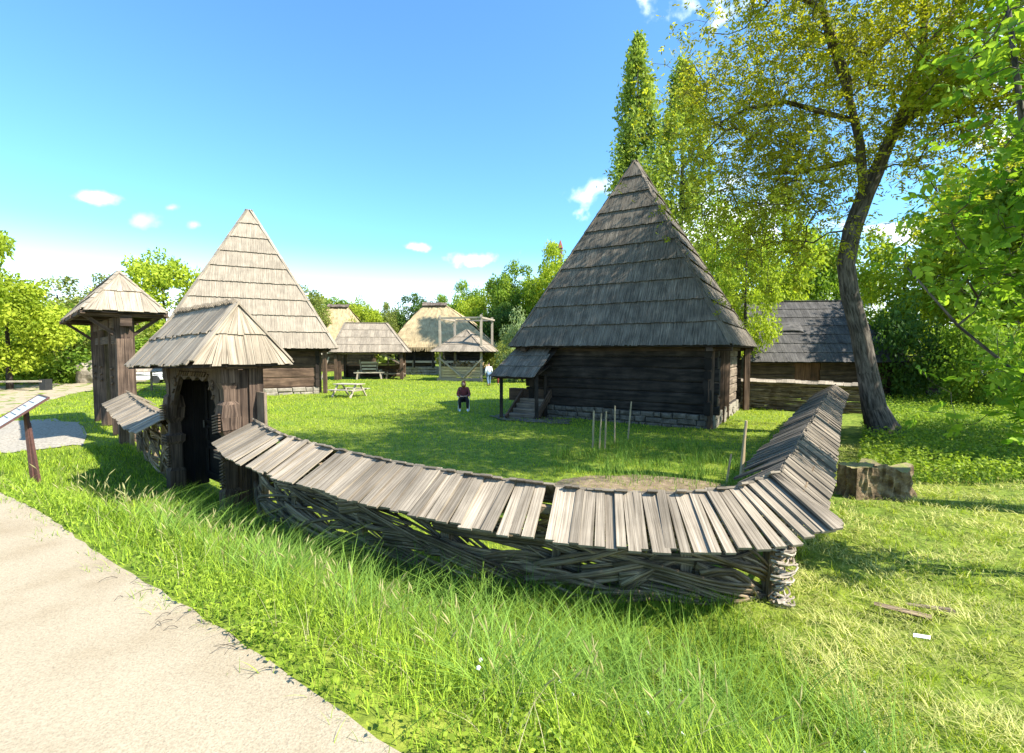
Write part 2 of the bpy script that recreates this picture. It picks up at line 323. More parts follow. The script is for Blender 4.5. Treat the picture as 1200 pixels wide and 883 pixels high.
path = npmesh('path', pv, pf, M['path'], smooth=True); tag(path, kind='structure')
PATHPOLY = [(p.x, p.y) for p in edgeR[::4]]+[(p.x, p.y) for p in reversed(edgeL[::4])]
def sheet(name, poly, mat, dz=.02, kind='structure', step=.4, wob=.15):
    xs = [p[0] for p in poly]; ys = [p[1] for p in poly]; me = MB()
    cx, cy = sum(xs)/len(xs), sum(ys)/len(ys); P = smoothline([(x, y, 0) for x, y in poly+[poly[0]]], 6)[:-1]
    rings = 6; vs = [(cx, cy, gzf(cx, cy)+dz)]; m = len(P)
    for r_ in range(1, rings+1):
        for p in P:
            t = r_/rings; x = cx+(p.x-cx)*t; y = cy+(p.y-cy)*t
            if r_ == rings: x += random.uniform(-wob, wob); y += random.uniform(-wob, wob)
            vs.append((x, y, gzf(x, y)+dz))
    fs = [(0, 1+k, 1+(k+1) % m) for k in range(m)]
    for r_ in range(rings-1):
        for k in range(m): fs.append((1+r_*m+k, 1+(r_+1)*m+k, 1+(r_+1)*m+(k+1) % m, 1+r_*m+(k+1) % m))
    me_ = bpy.data.meshes.new(name); me_.from_pydata(vs, [], fs); me_.materials.append(mat); me_.polygons.foreach_set('use_smooth', [True]*len(fs))
    o = bpy.data.objects.new(name, me_); COL.objects.link(o); tag(o, kind=kind); return o
GRAV = [(-11.9, 13.3), (-15.9, 17.4), (-19.6, 17.6), (-18.2, 15.2), (-15.5, 13.2), (-13.0, 12.2)]
sheet('gravel_path', GRAV, M['gravel'], .02)
BED = [(1.2, 7.6), (.9, 9.2), (2.6, 9.8), (4.8, 8.9), (4.9, 7.5), (3.2, 6.9)]
sheet('garden_soil', BED, M['soil'], .02)
sheet('paving', [(-.9, 19.2), (-.2, 17.9), (1.4, 16.9), (2.2, 17.3), (1.6, 18.6), (.3, 19.6)], M['stone'], .03)

# ------------------------------------------------------------------ building parts
def shingle(mb, BL, BR, TL, TR, rows, bw=.16, th=.022, lift=.03, over=.12, gapp=0, tonebase=.5, tj=.2, jit=.035):
    BL, BR, TL, TR = map(Vector, (BL, BR, TL, TR))
    ex = (BR-BL).normalized(); n = ex.cross(TL-BL)
    if n.length < 1e-6: n = ex.cross(TR-BL)
    n.normalize()
    if n.z < 0: n = -n
    ey = n.cross(ex).normalized()
    if ey.dot((TL+TR)/2-(BL+BR)/2) < 0: ey = -ey
    H = (TL-BL).dot(ey); W = (BR-BL).length; tl = (TL-BL).dot(ex); tr = (TR-BL).dot(ex)
    def lim(x, y):
        t = max(0, min(1, y/H)); return min(max(x, tl*t), W+(tr-W)*t)
    for r_ in range(rows):
        y0 = H*r_/rows; y1 = min(H, H*(r_+1)/rows+over); x = -random.uniform(0, bw)
        rt = random.uniform(-.06, .06)
        while x < W:
            w_ = bw*random.uniform(.7, 1.35); xa, xb = x, x+w_-.006; x += w_
            if random.random() < gapp: continue
            yb = y0-random.uniform(0, jit)-(0 if r_ else .0)
            c = [lim(xa, max(yb, 0)), lim(xb, max(yb, 0)), lim(xb, y1), lim(xa, y1)]
            if c[1]-c[0] < .01 and c[2]-c[3] < .01: continue
            l0 = lift+random.uniform(0, .012); l1 = .004
            def P(xx, yy, h): return BL+ex*xx+ey*yy+n*h
            t = tonebase+rt+random.uniform(-tj, tj)
            mb.hexa([P(c[0], yb, l0), P(c[1], yb, l0), P(c[1], yb, l0+th), P(c[0], yb, l0+th)], [P(c[3], y1, l1), P(c[2], y1, l1), P(c[2], y1, l1+th), P(c[3], y1, l1+th)], t)
def hiproof(root, F, x0, x1, y0, y1, z0, z1, rx0, rx1, ry0, ry1, rows, mat, bw=.16, hip=.12, eth=.06, over=.12, faces='fblr', tb=.5, gapp=0, lift=.035, tj=.2):
    """F local->world; ridge from (rx0,ry0) to (rx1,ry1)"""
    A, B, C, D = F(x0, y0, z0), F(x1, y0, z0), F(x1, y1, z0), F(x0, y1, z0); T0, T1 = F(rx0, ry0, z1), F(rx1, ry1, z1)
    mb = MB()
    if 'f' in faces: shingle(mb, A, B, T0, T1, rows, bw, over=over, tonebase=tb, gapp=gapp, lift=lift, tj=tj)
    if 'r' in faces: shingle(mb, B, C, T1, T1, rows, bw, over=over, tonebase=tb, gapp=gapp, lift=lift, tj=tj)
    if 'b' in faces: shingle(mb, C, D, T1, T0, rows, bw, over=over, tonebase=tb, gapp=gapp, lift=lift, tj=tj)
    if 'l' in faces: shingle(mb, D, A, T0, T0, rows, bw, over=over, tonebase=tb, gapp=gapp, lift=lift, tj=tj)
    for p, q in ((A, T0), (B, T1), (C, T1), (D, T0)):
        k = 8; p = Vector(p); q = Vector(q); up = Vector((0, 0, 1)); off = Vector((0, 0, .045))
        for i in range(k): mb.beam(p.lerp(q, i/k)+off+Vector((0, 0, .02)), p.lerp(q, min(1, (i+1.08)/k))+off, hip, .03, tone=tb+random.uniform(-.15, .15))
    if (Vector(T0)-Vector(T1)).length > .3: mb.beam(Vector(T0)+Vector((0, 0, .05)), Vector(T1)+Vector((0, 0, .05)), hip, .04)
    roof = mb.build('roof', mat, root)
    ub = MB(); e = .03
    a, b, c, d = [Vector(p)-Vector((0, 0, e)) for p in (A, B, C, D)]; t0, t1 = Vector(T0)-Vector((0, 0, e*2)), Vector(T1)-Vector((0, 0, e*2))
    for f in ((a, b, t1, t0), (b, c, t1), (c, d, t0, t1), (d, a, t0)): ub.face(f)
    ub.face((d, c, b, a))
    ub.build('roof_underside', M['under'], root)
    return roof
def logwall(name, root, F, x0, x1, y, z0, z1, n, mat, th=.22, axis='x', ends=.15, irregular=.02, tones=None):
    mb = MB(); hs = [random.uniform(.72, 1.3) for _ in range(n)]; k_ = (z1-z0)/sum(hs); zc_ = z0
    for i in range(n):
        h = hs[i]*k_; z = zc_+h/2; zc_ += h; hh = h*random.uniform(.93, .99); t = random.uniform(.25, .8) if tones is None else tones[i % len(tones)]
        a, b = x0-ends*random.uniform(.6, 1.1), x1+ends*random.uniform(.6, 1.1)
        k = 6; pts = [a+(b-a)*j/k for j in range(k+1)]; dev = [random.uniform(-irregular, irregular) for _ in pts]; dz = [random.uniform(-irregular, irregular)*.5 for _ in pts]
        # rounded log: octagonal section
        prof = [(-.5, -.38), (-.5, .38), (-.36, .5), (.36, .5), (.5, .38), (.5, -.38), (.36, -.5), (-.36, -.5)]
        i0 = len(mb.v); ou, ov = random.uniform(0, 50), random.uniform(0, 50)
        for j, xx in enumerate(pts):
            for (py, pz) in prof:
                yy = y+py*th+dev[j]; zz = z+pz*hh+dz[j]
                mb.v.append(tuple(F(xx, yy, zz) if axis == 'x' else F(yy, xx, zz)))
        for j in range(k):
            for q in range(8):
                q2 = (q+1) % 8; mb.f.append((i0+j*8+q, i0+j*8+q2, i0+(j+1)*8+q2, i0+(j+1)*8+q)); u0, u1 = ou+pts[j], ou+pts[j+1]
                mb.u += [(u0, ov+q*.08), (u0, ov+(q+1)*.08), (u1, ov+(q+1)*.08), (u1, ov+q*.08)]; mb.t.append(t)
        for j in (0, k):
            mb.f.append(tuple(i0+j*8+q for q in range(8))); mb.u += [(ou, ov)]*8; mb.t.append(t*.8)
    # dark core behind the chinks
    c = th*.25
    cs = [(x0, y-c), (x1, y-c), (x1, y+c), (x0, y+c)]
    mb.hexa([F(*((p[0], p[1]) if axis == 'x' else (p[1], p[0])), z0+.02) for p in cs], [F(*((p[0], p[1]) if axis == 'x' else (p[1], p[0])), z1-.02) for p in cs], .1)
    return mb.build(name, mat, root)
def stonewall(name, root, F, x0, x1, y, z0, z1, rows, mat, th=.3, axis='x', sw=.4):
    mb = MB(); h = (z1-z0)/rows
    G = (lambda x, y_, z: F(x, y_, z)) if axis == 'x' else (lambda x, y_, z: F(y_, x, z))
    for r_ in range(rows):
        x = x0-random.uniform(0, .1)
        while x < x1:
            w_ = sw*random.uniform(.55, 1.5); a, b = x+.012, min(x+w_-.012, x1+.05); x += w_
            if b-a < .05: continue
            za, zb = z0+h*r_+.012+random.uniform(-.03, .02), z0+h*(r_+1)-.012+random.uniform(-.02, .03); o = random.uniform(-.02, .03); J = lambda: random.uniform(-.02, .02)
            y0, y1 = y-th/2-o, y+th/2+o
            for sgn in (0,):
                A = [G(a+J(), y0+.03, za+J()*.4), G(b+J(), y0+.03, za+J()*.4), G(b+J(), y0+.03, zb+J()*.4), G(a+J(), y0+.03, zb+J()*.4)]
            ia = [G(a+.04, y0-.01, za+.04), G(b-.04, y0-.01, za+.04), G(b-.04, y0-.01, zb-.04), G(a+.04, y0-.01, zb-.04)]
            ba = [G(a, y1, za), G(b, y1, za), G(b, y1, zb), G(a, y1, zb)]
            mb.hexa(A, ia, .5); mb.hexa(A, ba, .5)
    c = th*.35; mb2 = MB()
    mb2.hexa([G(x0, y-c, z0-.2), G(x1, y-c, z0-.2), G(x1, y+c, z0-.2), G(x0, y+c, z0-.2)], [G(x0, y-c, z1), G(x1, y-c, z1), G(x1, y+c, z1), G(x0, y+c, z1)])
    o = mb.build(name, mat, root); mb2.build('mortar', M['mortar'], o); return o
def frame(o, ux, uy):
    """local frame: x along (ux,uy), y to its left-hand side (away)"""
    L = math.hypot(ux, uy); ux /= L; uy /= L
    return lambda x, y, z: Vector((o[0]+x*ux-y*uy, o[1]+x*uy+y*ux, z))
def posts(root, F, pts, wd, z0, z1, mat, name='post', jit=.01):
    for p in pts:
        mb = MB(); mb.beam(F(p[0], p[1], z0), F(p[0], p[1], z1), wd, wd, tone=.5, jit=jit); mb.build(name, mat, root)

# ---- near pyramid-roofed log house
# x along the front from the left end to the near right corner; y away from the viewer
Lw = 6.9; Nc = Vector((6.6, 15.75)); ud = Vector((-.848, .53))
o_ = Nc+ud*Lw
F1 = frame((o_.x, o_.y), .848, -.53)
h1 = thing('log_house', 'dark log house with towering grey shingled pyramid roof beside the leaning tree', 'house', F1(Lw/2, 3.4, 0))
D1 = 6.7
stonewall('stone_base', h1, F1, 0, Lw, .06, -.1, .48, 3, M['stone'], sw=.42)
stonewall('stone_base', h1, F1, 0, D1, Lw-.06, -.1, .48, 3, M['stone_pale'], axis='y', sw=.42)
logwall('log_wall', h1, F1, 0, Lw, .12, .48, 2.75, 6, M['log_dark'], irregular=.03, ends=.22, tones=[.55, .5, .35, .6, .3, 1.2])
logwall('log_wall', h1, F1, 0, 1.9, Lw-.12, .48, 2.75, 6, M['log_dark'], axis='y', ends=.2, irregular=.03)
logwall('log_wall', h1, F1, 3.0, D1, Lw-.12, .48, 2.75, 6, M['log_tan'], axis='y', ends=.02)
logwall('log_wall', h1, F1, 0, Lw, D1-.12, .3, 2.75, 6, M['log_dark'])
logwall('log_wall', h1, F1, 0, D1, .12, .3, 2.75, 6, M['log_dark'], axis='y')
mb = MB(); mb.hexa([F1(Lw-.5, 1.9, .5), F1(Lw-.42, 1.9, .5), F1(Lw-.42, 3, .5), F1(Lw-.5, 3, .5)], [F1(Lw-.5, 1.9, 2.6), F1(Lw-.42, 1.9, 2.6), F1(Lw-.42, 3, 2.6), F1(Lw-.5, 3, 2.6)], .2); dr = mb.build('door', M['log_dark'], h1)
mb = MB(); mb.beam(F1(Lw-.40, 2.1, 1.5), F1(Lw-.40, 2.1, 1.66), .03, .03); mb.build('handle', M['metal_dark'], dr)
posts(h1, F1, [(Lw-.05, -.02), (Lw+.02, 1.9), (Lw+.02, 3.0), (Lw+.35, D1-.1)], .2, .0, 2.72, M['log_brown'], jit=.02)
mb = MB()
for (a, b) in (((-.6, .0), (Lw+.6, .0)), ((-.6, D1), (Lw+.6, D1)), ((Lw, -.6), (Lw, D1+.6)), ((0, -.6), (0, D1+.6))): mb.beam(F1(a[0], a[1], 2.70), F1(b[0], b[1], 2.70), .2, .18)
mb.build('eave_beam', M['log_brown'], h1)
hiproof(h1, F1, -.62, Lw+.62, -.62, D1+.62, 2.78, 10.6, Lw/2-.35, Lw/2-.3, D1/2, D1/2+.05, 10, M['shingle_grey'], bw=.095, hip=.2, over=.12, lift=.065, tj=.16)
# porch over the steps
mb = MB(); shingle(mb, F1(-.95, -1.55, 1.62), F1(1.05, -1.55, 1.62), F1(-.5, -.1, 2.80), F1(1.4, -.1, 2.80), 3, .13, tonebase=.5)
mb.build('porch_roof', M['shingle_grey'], h1)
mb = MB(); mb.face((F1(-.9, -1.5, 1.59), F1(1.0, -1.5, 1.59), F1(1.35, -.1, 2.74), F1(-.5, -.1, 2.74)))
mb.beam(F1(-.75, -1.32, 1.60), F1(1.0, -1.32, 1.60), .12, .1); mb.beam(F1(-.72, -.1, 1.9), F1(-.72, -1.4, 1.65), .1, .1); mb.beam(F1(.95, .0, 2.1), F1(.95, -1.4, 1.68), .1, .1)
mb.build('porch_frame', M['log_dark'], h1)
posts(h1, F1, [(-.6, -1.25), (.98, -1.25), (.05, .05), (.75, -.1)], .13, 0, 1.66, M['log_dark'], name='porch_post')
for i in range(4):
    mb = MB(); y = -1.0+i*.27; z = .17*(i+1); mb.beam(F1(-.3, y, z), F1(.85, y, z), .30, .05, tone=.8); mb.beam(F1(-.3, y-.13, z-.09), F1(.85, y-.13, z-.09), .03, .14, tone=.4); mb.build('step', M['log_tan'], h1)
mb = MB()
for x in (-.36, .92): mb.beam(F1(x, -1.25, .0), F1(x, .1, 1.0), .08, .24)
mb.build('stair_stringer', M['log_brown'], h1)
mb = MB(); mb.beam(F1(-1.0, .1, .82), F1(.9, .1, .82), .3, .5, tone=.6); mb.build('porch_deck', M['log_brown'], h1)

# ---- left pyramid-roofed house (sunlit)
F2 = frame((-16.9, 31), .891, .454)
h2 = thing('log_house', 'brown log house with pale sunlit tall pyramid roof behind the small gate', 'house', F2(0, 0, 0))
hw = 3.75
stonewall('stone_base', h2, F2, -hw, hw, -hw+.05, -.1, .42, 2, M['stone_pale'], sw=.6)
stonewall('stone_base', h2, F2, -hw, hw, hw-.05, -.1, .42, 2, M['stone_pale'], axis='y', sw=.6)
logwall('log_wall', h2, F2, -1.1, hw, -hw+.1, .42, 2.75, 4, M['log_brown'], ends=.12, tones=[.75, .65, .35, .2])
logwall('log_wall', h2, F2, -hw, -2.6, -hw+.1, .42, 2.75, 5, M['log_brown'])
logwall('log_wall', h2, F2, -hw, hw, hw-.1, .42, 2.75, 5, M['log_dark'])
logwall('log_wall', h2, F2, -hw, hw, hw-.1, .42, 2.75, 5, M['log_dark'], axis='y')
logwall('log_wall', h2, F2, -hw, hw, -hw+.1, .42, 2.75, 5, M['log_dark'], axis='y')
mb = MB()
for i in range(6): x = -2.55+i*.24; mb.hexa([F2(x, -hw+.1, .4), F2(x+.235, -hw+.1, .4), F2(x+.235, -hw+.16, .4), F2(x, -hw+.16, .4)], [F2(x, -hw+.1, 2.5), F2(x+.235, -hw+.1, 2.5), F2(x+.235, -hw+.16, 2.5), F2(x, -hw+.16, 2.5)], random.uniform(.4, .7))
d_ = mb.build('door', M['door_wood'], h2)
mb = MB(); mb.beam(F2(-1.35, -hw+.06, 1.4), F2(-1.35, -hw+.06, 1.55), .03, .04); mb.build('handle', M['metal_dark'], d_)
posts(h2, F2, [(hw+.3, -hw-.3), (hw, -hw), (-1.1, -hw+.02), (-2.65, -hw+.02), (-hw, -hw)], .2, 0, 2.72, M['log_brown'])
mb = MB(); mb.beam(F2(-4.4, -hw-.3, 2.7), F2(4.4, -hw-.3, 2.7), .2, .16); mb.beam(F2(hw+.3, -4.3, 2.7), F2(hw+.3, 4.3, 2.7), .2, .16); mb.build('eave_beam', M['log_dark'], h2)
hiproof(h2, F2, -4.5, 4.75, -4.5, 4.5, 2.75, 11.6, .0, .2, 0, 0, 9, M['shingle_pale'], bw=.12, hip=.24, over=.12, lift=.075, tj=.10)

# ---- open cart shed
F3 = frame((-13.2, 45), .985, .17)
h3 = thing('cart_shed', 'low open-fronted timber shed with shingled hip roof and carts inside', 'shed', F3(0, 0, 0))
hiproof(h3, F3, -3.4, 3.5, -1.6, 4.0, 2.5, 5.3, -2.5, 1.3, 1.2, 1.2, 4, M['shingle_pale'], bw=.25, hip=.25, tb=.35)
posts(h3, F3, [(-3.0, -1.2), (-2.7, -1.1), (2.8, -1.2), (-3.0, 3.6), (2.8, 3.6)], .26, 0, 2.5, M['log_brown'])
mb = MB(); mb.beam(F3(-3.1, -1.2, 2.42), F3(3.0, -1.2, 2.42), .2, .2); mb.beam(F3(2.8, -1.2, 1.4), F3(1.0, -1.2, 2.4), .14, .14); mb.beam(F3(2.8, -1.2, 1.3), F3(2.8, 3.6, 1.3), .12, .16); mb.beam(F3(-3, 3.6, 1.3), F3(2.8, 3.6, 1.3), .12, .16); mb.build('tie_beam', M['log_tan'], h3)
logwall('back_wall', h3, F3, -3, 2.8, 3.75, 0, 1.2, 3, M['log_brown'])
mb = MB(); mb.beam(F3(-4.3, -1.3, 0), F3(-3.6, -1.2, 2.1), .12, .12); mb.beam(F3(-4.7, -1.3, 2.3), F3(-3.2, -1.2, 2.5), .14, .14); mb.build('brace', M['pole_pale'], h3)
def cart(label, F, w, h, back, mat, mat2):
    t = thing('wooden_cart', label, 'cart', F(0, 0, 0), 'old carts kept in the open shed')
    mb = MB(); mb.beam(F(-w/2-.15, 0, h*.45), F(w/2+.25, 0, h*.45), .16, .12, tone=.8); mb.beam(F(-w/2, 1.6, h*.45), F(w/2, 1.6, h*.45), .14, .12); mb.beam(F(-w/3, 0, h*.45), F(-w/3, 1.6, h*.45), .1, .1); mb.beam(F(w/3, 0, h*.45), F(w/3, 1.6, h*.45), .1, .1); mb.build('frame', mat, t)
    for s_ in (-1, 1):
        mb = MB(); mb.beam(F(s_*w*.46, 0, 0), F(s_*w*.40, 0, h*.62), .12, .12, tone=.9); mb.build('leg', mat, t)
        mb = MB(); mb.beam(F(s_*w*.46, 1.6, 0), F(s_*w*.40, 1.6, h*.62), .12, .12); mb.build('leg', mat, t)
    if back:
        mb = MB()
        for i in range(3): z = h*.68+i*.3; mb.beam(F(-w*(.26+i*.02), .1, z), F(w*(.26+i*.02), .1, z), .05, .18, tone=.9)
        for s_ in (-1, 1): mb.beam(F(s_*w*.28, .14, h*.5), F(s_*w*.36, .2, h*.68+.85), .07, .07)
        mb.build('rack', mat, t)
        mb = MB(); mb.beam(F(0, .3, h*.62), F(0, 1.5, h*.62), w*.6, .05); mb.build('cart_bed', mat2, t)
    else:
        mb = MB(); mb.beam(F(0, .1, h*.55), F(0, 1.5, h*.55), w*.7, .05); mb.beam(F(-w*.35, .8, h*.75), F(w*.35, .8, h*.75), .9, .05); mb.build('cart_bed', mat2, t)
cart('pale slatted cart with raised rack under the shed roof', frame(tuple(F3(-.2, -.6, 0))[:2], .985, .17), 2.4, 1.4, True, M['pole_pale'], M['log_tan'])
cart('low brown wooden cart beside the right post of the shed', frame(tuple(F3(2.1, -.5, 0))[:2], .985, .17), 1.6, 1.1, False, M['log_tan'], M['log_dark'])

# ---- thatched farmhouse
F4 = frame((-7.5, 53), .96, -.1)
h4 = thing('thatched_house', 'long farmhouse with steep golden thatched roof and dark patched slope', 'house', F4(0, 0, 0))
def thatch(root, F, x0, x1, y0, y1, z0, z1, rx0, rx1, ry, mat, matl, name='thatch_roof'):
    A, B, C, D, T0, T1 = [Vector(p) for p in (F(x0, y0, z0), F(x1, y0, z0), F(x1, y1, z0), F(x0, y1, z0), F(rx0, ry, z1), F(rx1, ry, z1))]
    def surf(P, Q, U, W_, nm, m_, nu=16, nv=14):
        mb = MB(); g = []
        for j in range(nv+1):
            row = []
            for i in range(nu+1):
                a = P.lerp(Q, i/nu); b = U.lerp(W_, i/nu); t = j/nv; p = a.lerp(b, t)
                e = min(i, nu-i, 2)/2; bul = .25*math.sin(math.pi*t); nrm = (Q-P).cross(U-P).normalized(); nrm = nrm if nrm.z > 0 else -nrm
                p = p+nrm*(bul+random.uniform(-.05, .05))*1.0; row.append(p)
            g.append(row)
        for j in range(nv):
            for i in range(nu):
                mb.face((g[j][i], g[j][i+1], g[j+1][i+1], g[j+1][i]), [(j*.4, i*.4), (j*.4, i*.4+.4), (j*.4+.4, i*.4+.4), (j*.4+.4, i*.4)], random.uniform(.35, .65))
        # straw fringe under the eave
        for i in range(nu*9):
            p = P.lerp(Q, random.random()); dn = (P-U.lerp(W_, .5)).normalized(); d = Vector((dn.x*.2, dn.y*.2, -1)).normalized()
            mb.beam(p+Vector((0, 0, .1)), p+d*random.uniform(.15, .35), .12, .05, tone=random.uniform(.2, .7))
        return mb.build(nm, m_, root)
    surf(A, B, T0, T1, name, mat); surf(B, C, T1, T1, name, mat); surf(C, D, T1, T0, name, mat); surf(D, A, T0, T0, name, matl)
    mb = MB(); 
    for i in range(26):
        p = T0.lerp(T1, i/25); mb.beam(p+Vector((0, -.4, -.1)), p+Vector((random.uniform(-.1, .1), .2, random.uniform(.1, .35))), .3, .12, tone=random.uniform(.2, .6))
    mb.build('ridge', matl, root)
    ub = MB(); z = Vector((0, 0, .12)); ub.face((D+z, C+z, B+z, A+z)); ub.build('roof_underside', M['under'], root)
thatch(h4, F4, -6.1, 6.2, -1.2, 9, 2.9, 8.0, -3.2, -.6, 3.2, M['thatch'], M['thatch_dark'])
for nm, x0_, x1_ in (('log_wall', -5.2, -1.2), ('log_wall', .2, 5.2)): logwall(nm, h4, F4, x0_, x1_, -.1, .9, 3.0, 5, M['log_dark'])
logwall('log_wall', h4, F4, -.1, 8, -5.2, .9, 3.0, 5, M['log_dark'], axis='y')
mb = MB(); mb.beam(F4(-.5, .1, .9), F4(-.5, .1, 2.9), 1.3, .08, tone=.2); mb.build('door', M['door_wood'], h4)
stonewall('stone_base', h4, F4, -5.4, 5.4, -.2, -.1, .9, 3, M['stone_pale'], sw=.7)
mb = MB(); mb.beam(F4(-5.4, -.55, 1.45), F4(-.8, -.55, 1.45), .08, .22, tone=.8); mb.beam(F4(.2, -.55, 1.45), F4(5.2, -.55, 1.45), .08, .22, tone=.8)
for x in (-5.3, -3.4, -1.2, .5, 2.8, 5): mb.beam(F4(x, -.55, .7), F4(x, -.55, 1.6), .12, .12)
mb.build('porch_rail', M['pole_pale'], h4)
posts(h4, F4, [(-5.3, -.7), (-3.2, -.7), (-1.1, -.7), (1.5, -.7), (4.8, -.7)], .16, .8, 2.95, M['log_dark'], name='porch_post')
# second thatched house further left
F5 = frame((-22, 62), .95, .2)
h5 = thing('thatched_house', 'tan thatched roof showing between the pale pyramid roof and the shed', 'house', F5(0, 0, 0))
thatch(h5, F5, -5.2, 4.6, -1, 7, 3.0, 8.6, -2.0, .4, 3, M['thatch'], M['thatch_dark'])
logwall('log_wall', h5, F5, -4.4, 3.8, 0, 0, 3.1, 7, M['log_brown'])
logwall('log_wall', h5, F5, 0, 6, 3.7, 0, 3.1, 7, M['log_brown'], axis='y')

# ---- hay barrack: four tall poles and a sliding roof
F6 = frame((-4.1, 43.5), .97, -.24)
h6 = thing('hay_barrack', 'four tall pale poles carrying a small shingled roof over a hay crib', 'hay shelter', F6(0, 0, 0))
hiproof(h6, F6, -2.5, 2.5, -2.5, 2.5, 2.55, 4.5, -.1, .1, 0, 0, 3, M['shingle_pale'], bw=.22, hip=.2, tb=.3)
for x, y in ((-1.85, -1.85), (1.95, -1.85), (1.85, 1.85), (-1.85, 1.85)):
    mb = MB(); mb.beam(F6(x, y, 0), F6(x, y, 5.75), .2, .2, tone=.6); mb.build('pole', M['pole_pale'], h6)
mb = MB()
for a, b in (((-2, -1.85), (2.1, -1.85)), ((2.0, -2), (2.0, 2)), ((-1.85, -2), (-1.85, 2)), ((-2, 1.85), (2, 1.85))): mb.beam(F6(*a, 5.5), F6(*b, 5.5), .13, .15)
mb.build('top_beam', M['pole_pale'], h6)
mb = MB()
for i in range(5): mb.beam(F6(-1.7, -1.9, .2+i*.24), F6(1.9, -1.9, .2+i*.24), .06, .2, tone=random.uniform(.5, .9)); mb.beam(F6(-1.95, -1.7, .2+i*.24), F6(-1.95, 1.7, .2+i*.24), .06, .2, tone=.2)
mb.build('crib', M['stake'], h6)
for a, b, ww, nm in (((-1.8, -2.05, 2.0), (.3, -2.05, .3), .14, 'brace'), ((2.0, -2.05, 1.9), (.36, -2.10, .3), .14, 'brace'), ((-2.1, -1.8, 2.0), (-2.1, .8, .2), .14, 'brace'), ((-2.1, -1.9, .12), (2.1, -1.9, .12), .28, 'sill_beam')):
    mb = MB(); mb.beam(F6(*a), F6(*b), ww, ww*.9); mb.build(nm, M['pole_pale'], h6)
mb = MB()
for i in range(160): 
    p = F6(random.uniform(-1.6, 1.7), random.uniform(-1.5, 1.5), random.uniform(.9, 1.5)); mb.beam(p, p+Vector((random.uniform(-.4, .4), random.uniform(-.4, .4), random.uniform(-.1, .35))), .12, .05)
mb.build('hay', M['thatch'], h6)

# ---- dark barn on the right
F7 = frame((12.6, 27.0), .99, -.12)
h7 = thing('barn', 'long low barn with dark shingled roof behind the leaning tree trunk', 'barn', F7(4, 2, 0))
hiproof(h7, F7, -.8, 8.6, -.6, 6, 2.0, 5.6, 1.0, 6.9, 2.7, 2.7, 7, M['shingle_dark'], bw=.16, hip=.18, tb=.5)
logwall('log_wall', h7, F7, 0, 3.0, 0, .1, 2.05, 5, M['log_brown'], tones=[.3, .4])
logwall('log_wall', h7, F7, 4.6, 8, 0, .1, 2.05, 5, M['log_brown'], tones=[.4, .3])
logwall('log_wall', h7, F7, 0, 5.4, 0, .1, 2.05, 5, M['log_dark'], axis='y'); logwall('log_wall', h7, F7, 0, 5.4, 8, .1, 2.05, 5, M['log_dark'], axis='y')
mb = MB()
for i in range(8): x = 3.0+i*.2; mb.beam(F7(x+.1, 0, .1), F7(x+.1, 0, 2.0), .19, .06, up=F7(0, 1, 0)-F7(0, 0, 0), tone=random.uniform(.5, .9))
mb.build('door', M['door_wood'], h7)
mb = MB(); 
for i in range(12):
    a = math.pi*i/12; b = math.pi*(i+1)/12
    p = lambda q, d: F7(3.3-.7*math.cos(q), .95+d, 3.75+.16*math.sin(q)+d*1.05)
    mb.hexa([p(a, -.12), p(b, -.12), p(b, .3), p(a, .3)], [p(a, -.12)+Vector((0, 0, .05)), p(b, -.12)+Vector((0, 0, .05)), p(b, .3)+Vector((0, 0, .05)), p(a, .3)+Vector((0, 0, .05))], .8)
o = mb.build('roof_vent', M['shingle_dark'], h7)
# white modern building far behind
hb = thing('modern_building', 'white and pale green building glimpsed behind the barn roof', 'building', (33, 52, 0))
mb = MB(); mb.beam((33, 52, 0), (33, 52, 10), 8, 8, up=(0, 1, 0), tone=.5); mb.build('wall', M['white'], hb)
mb = MB(); mb.beam((27, 50.5, 0), (27, 50.5, 8.8), 5, 7, up=(0, 1, 0)); mb.build('side_wall', M['pale_green'], hb)
mb = MB(); mb.beam((33, 52, 10), (33, 52, 10.25), 8.4, 8.4, up=(0, 1, 0)); mb.build('roof', M['metal_dark'], hb)
for x in (30.6, 33, 35.4):
    mb = MB(); mb.beam((x, 47.98, 7.2), (x, 47.98, 8.8), 1.1, .06, up=(0, 1, 0)); mb.build('window', M['window_dark'], hb)
# dark shed wall under the trees at right
F8 = frame((21.5, 29), 1, -.15)
h8 = thing('garden_shed', 'dark low shed in deep shade under the right-hand trees', 'shed', F8(3, 1, 0))
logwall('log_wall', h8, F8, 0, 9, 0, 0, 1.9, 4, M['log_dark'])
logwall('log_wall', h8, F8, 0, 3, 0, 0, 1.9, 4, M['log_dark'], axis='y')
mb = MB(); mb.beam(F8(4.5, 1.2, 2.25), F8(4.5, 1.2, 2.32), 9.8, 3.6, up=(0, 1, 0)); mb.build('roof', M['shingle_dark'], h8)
mb = MB(); mb.beam(F8(5.4, -.14, 1.2), F8(7.9, -.14, 1.2), .05, .8); mb.build('window', M['white'], h8)

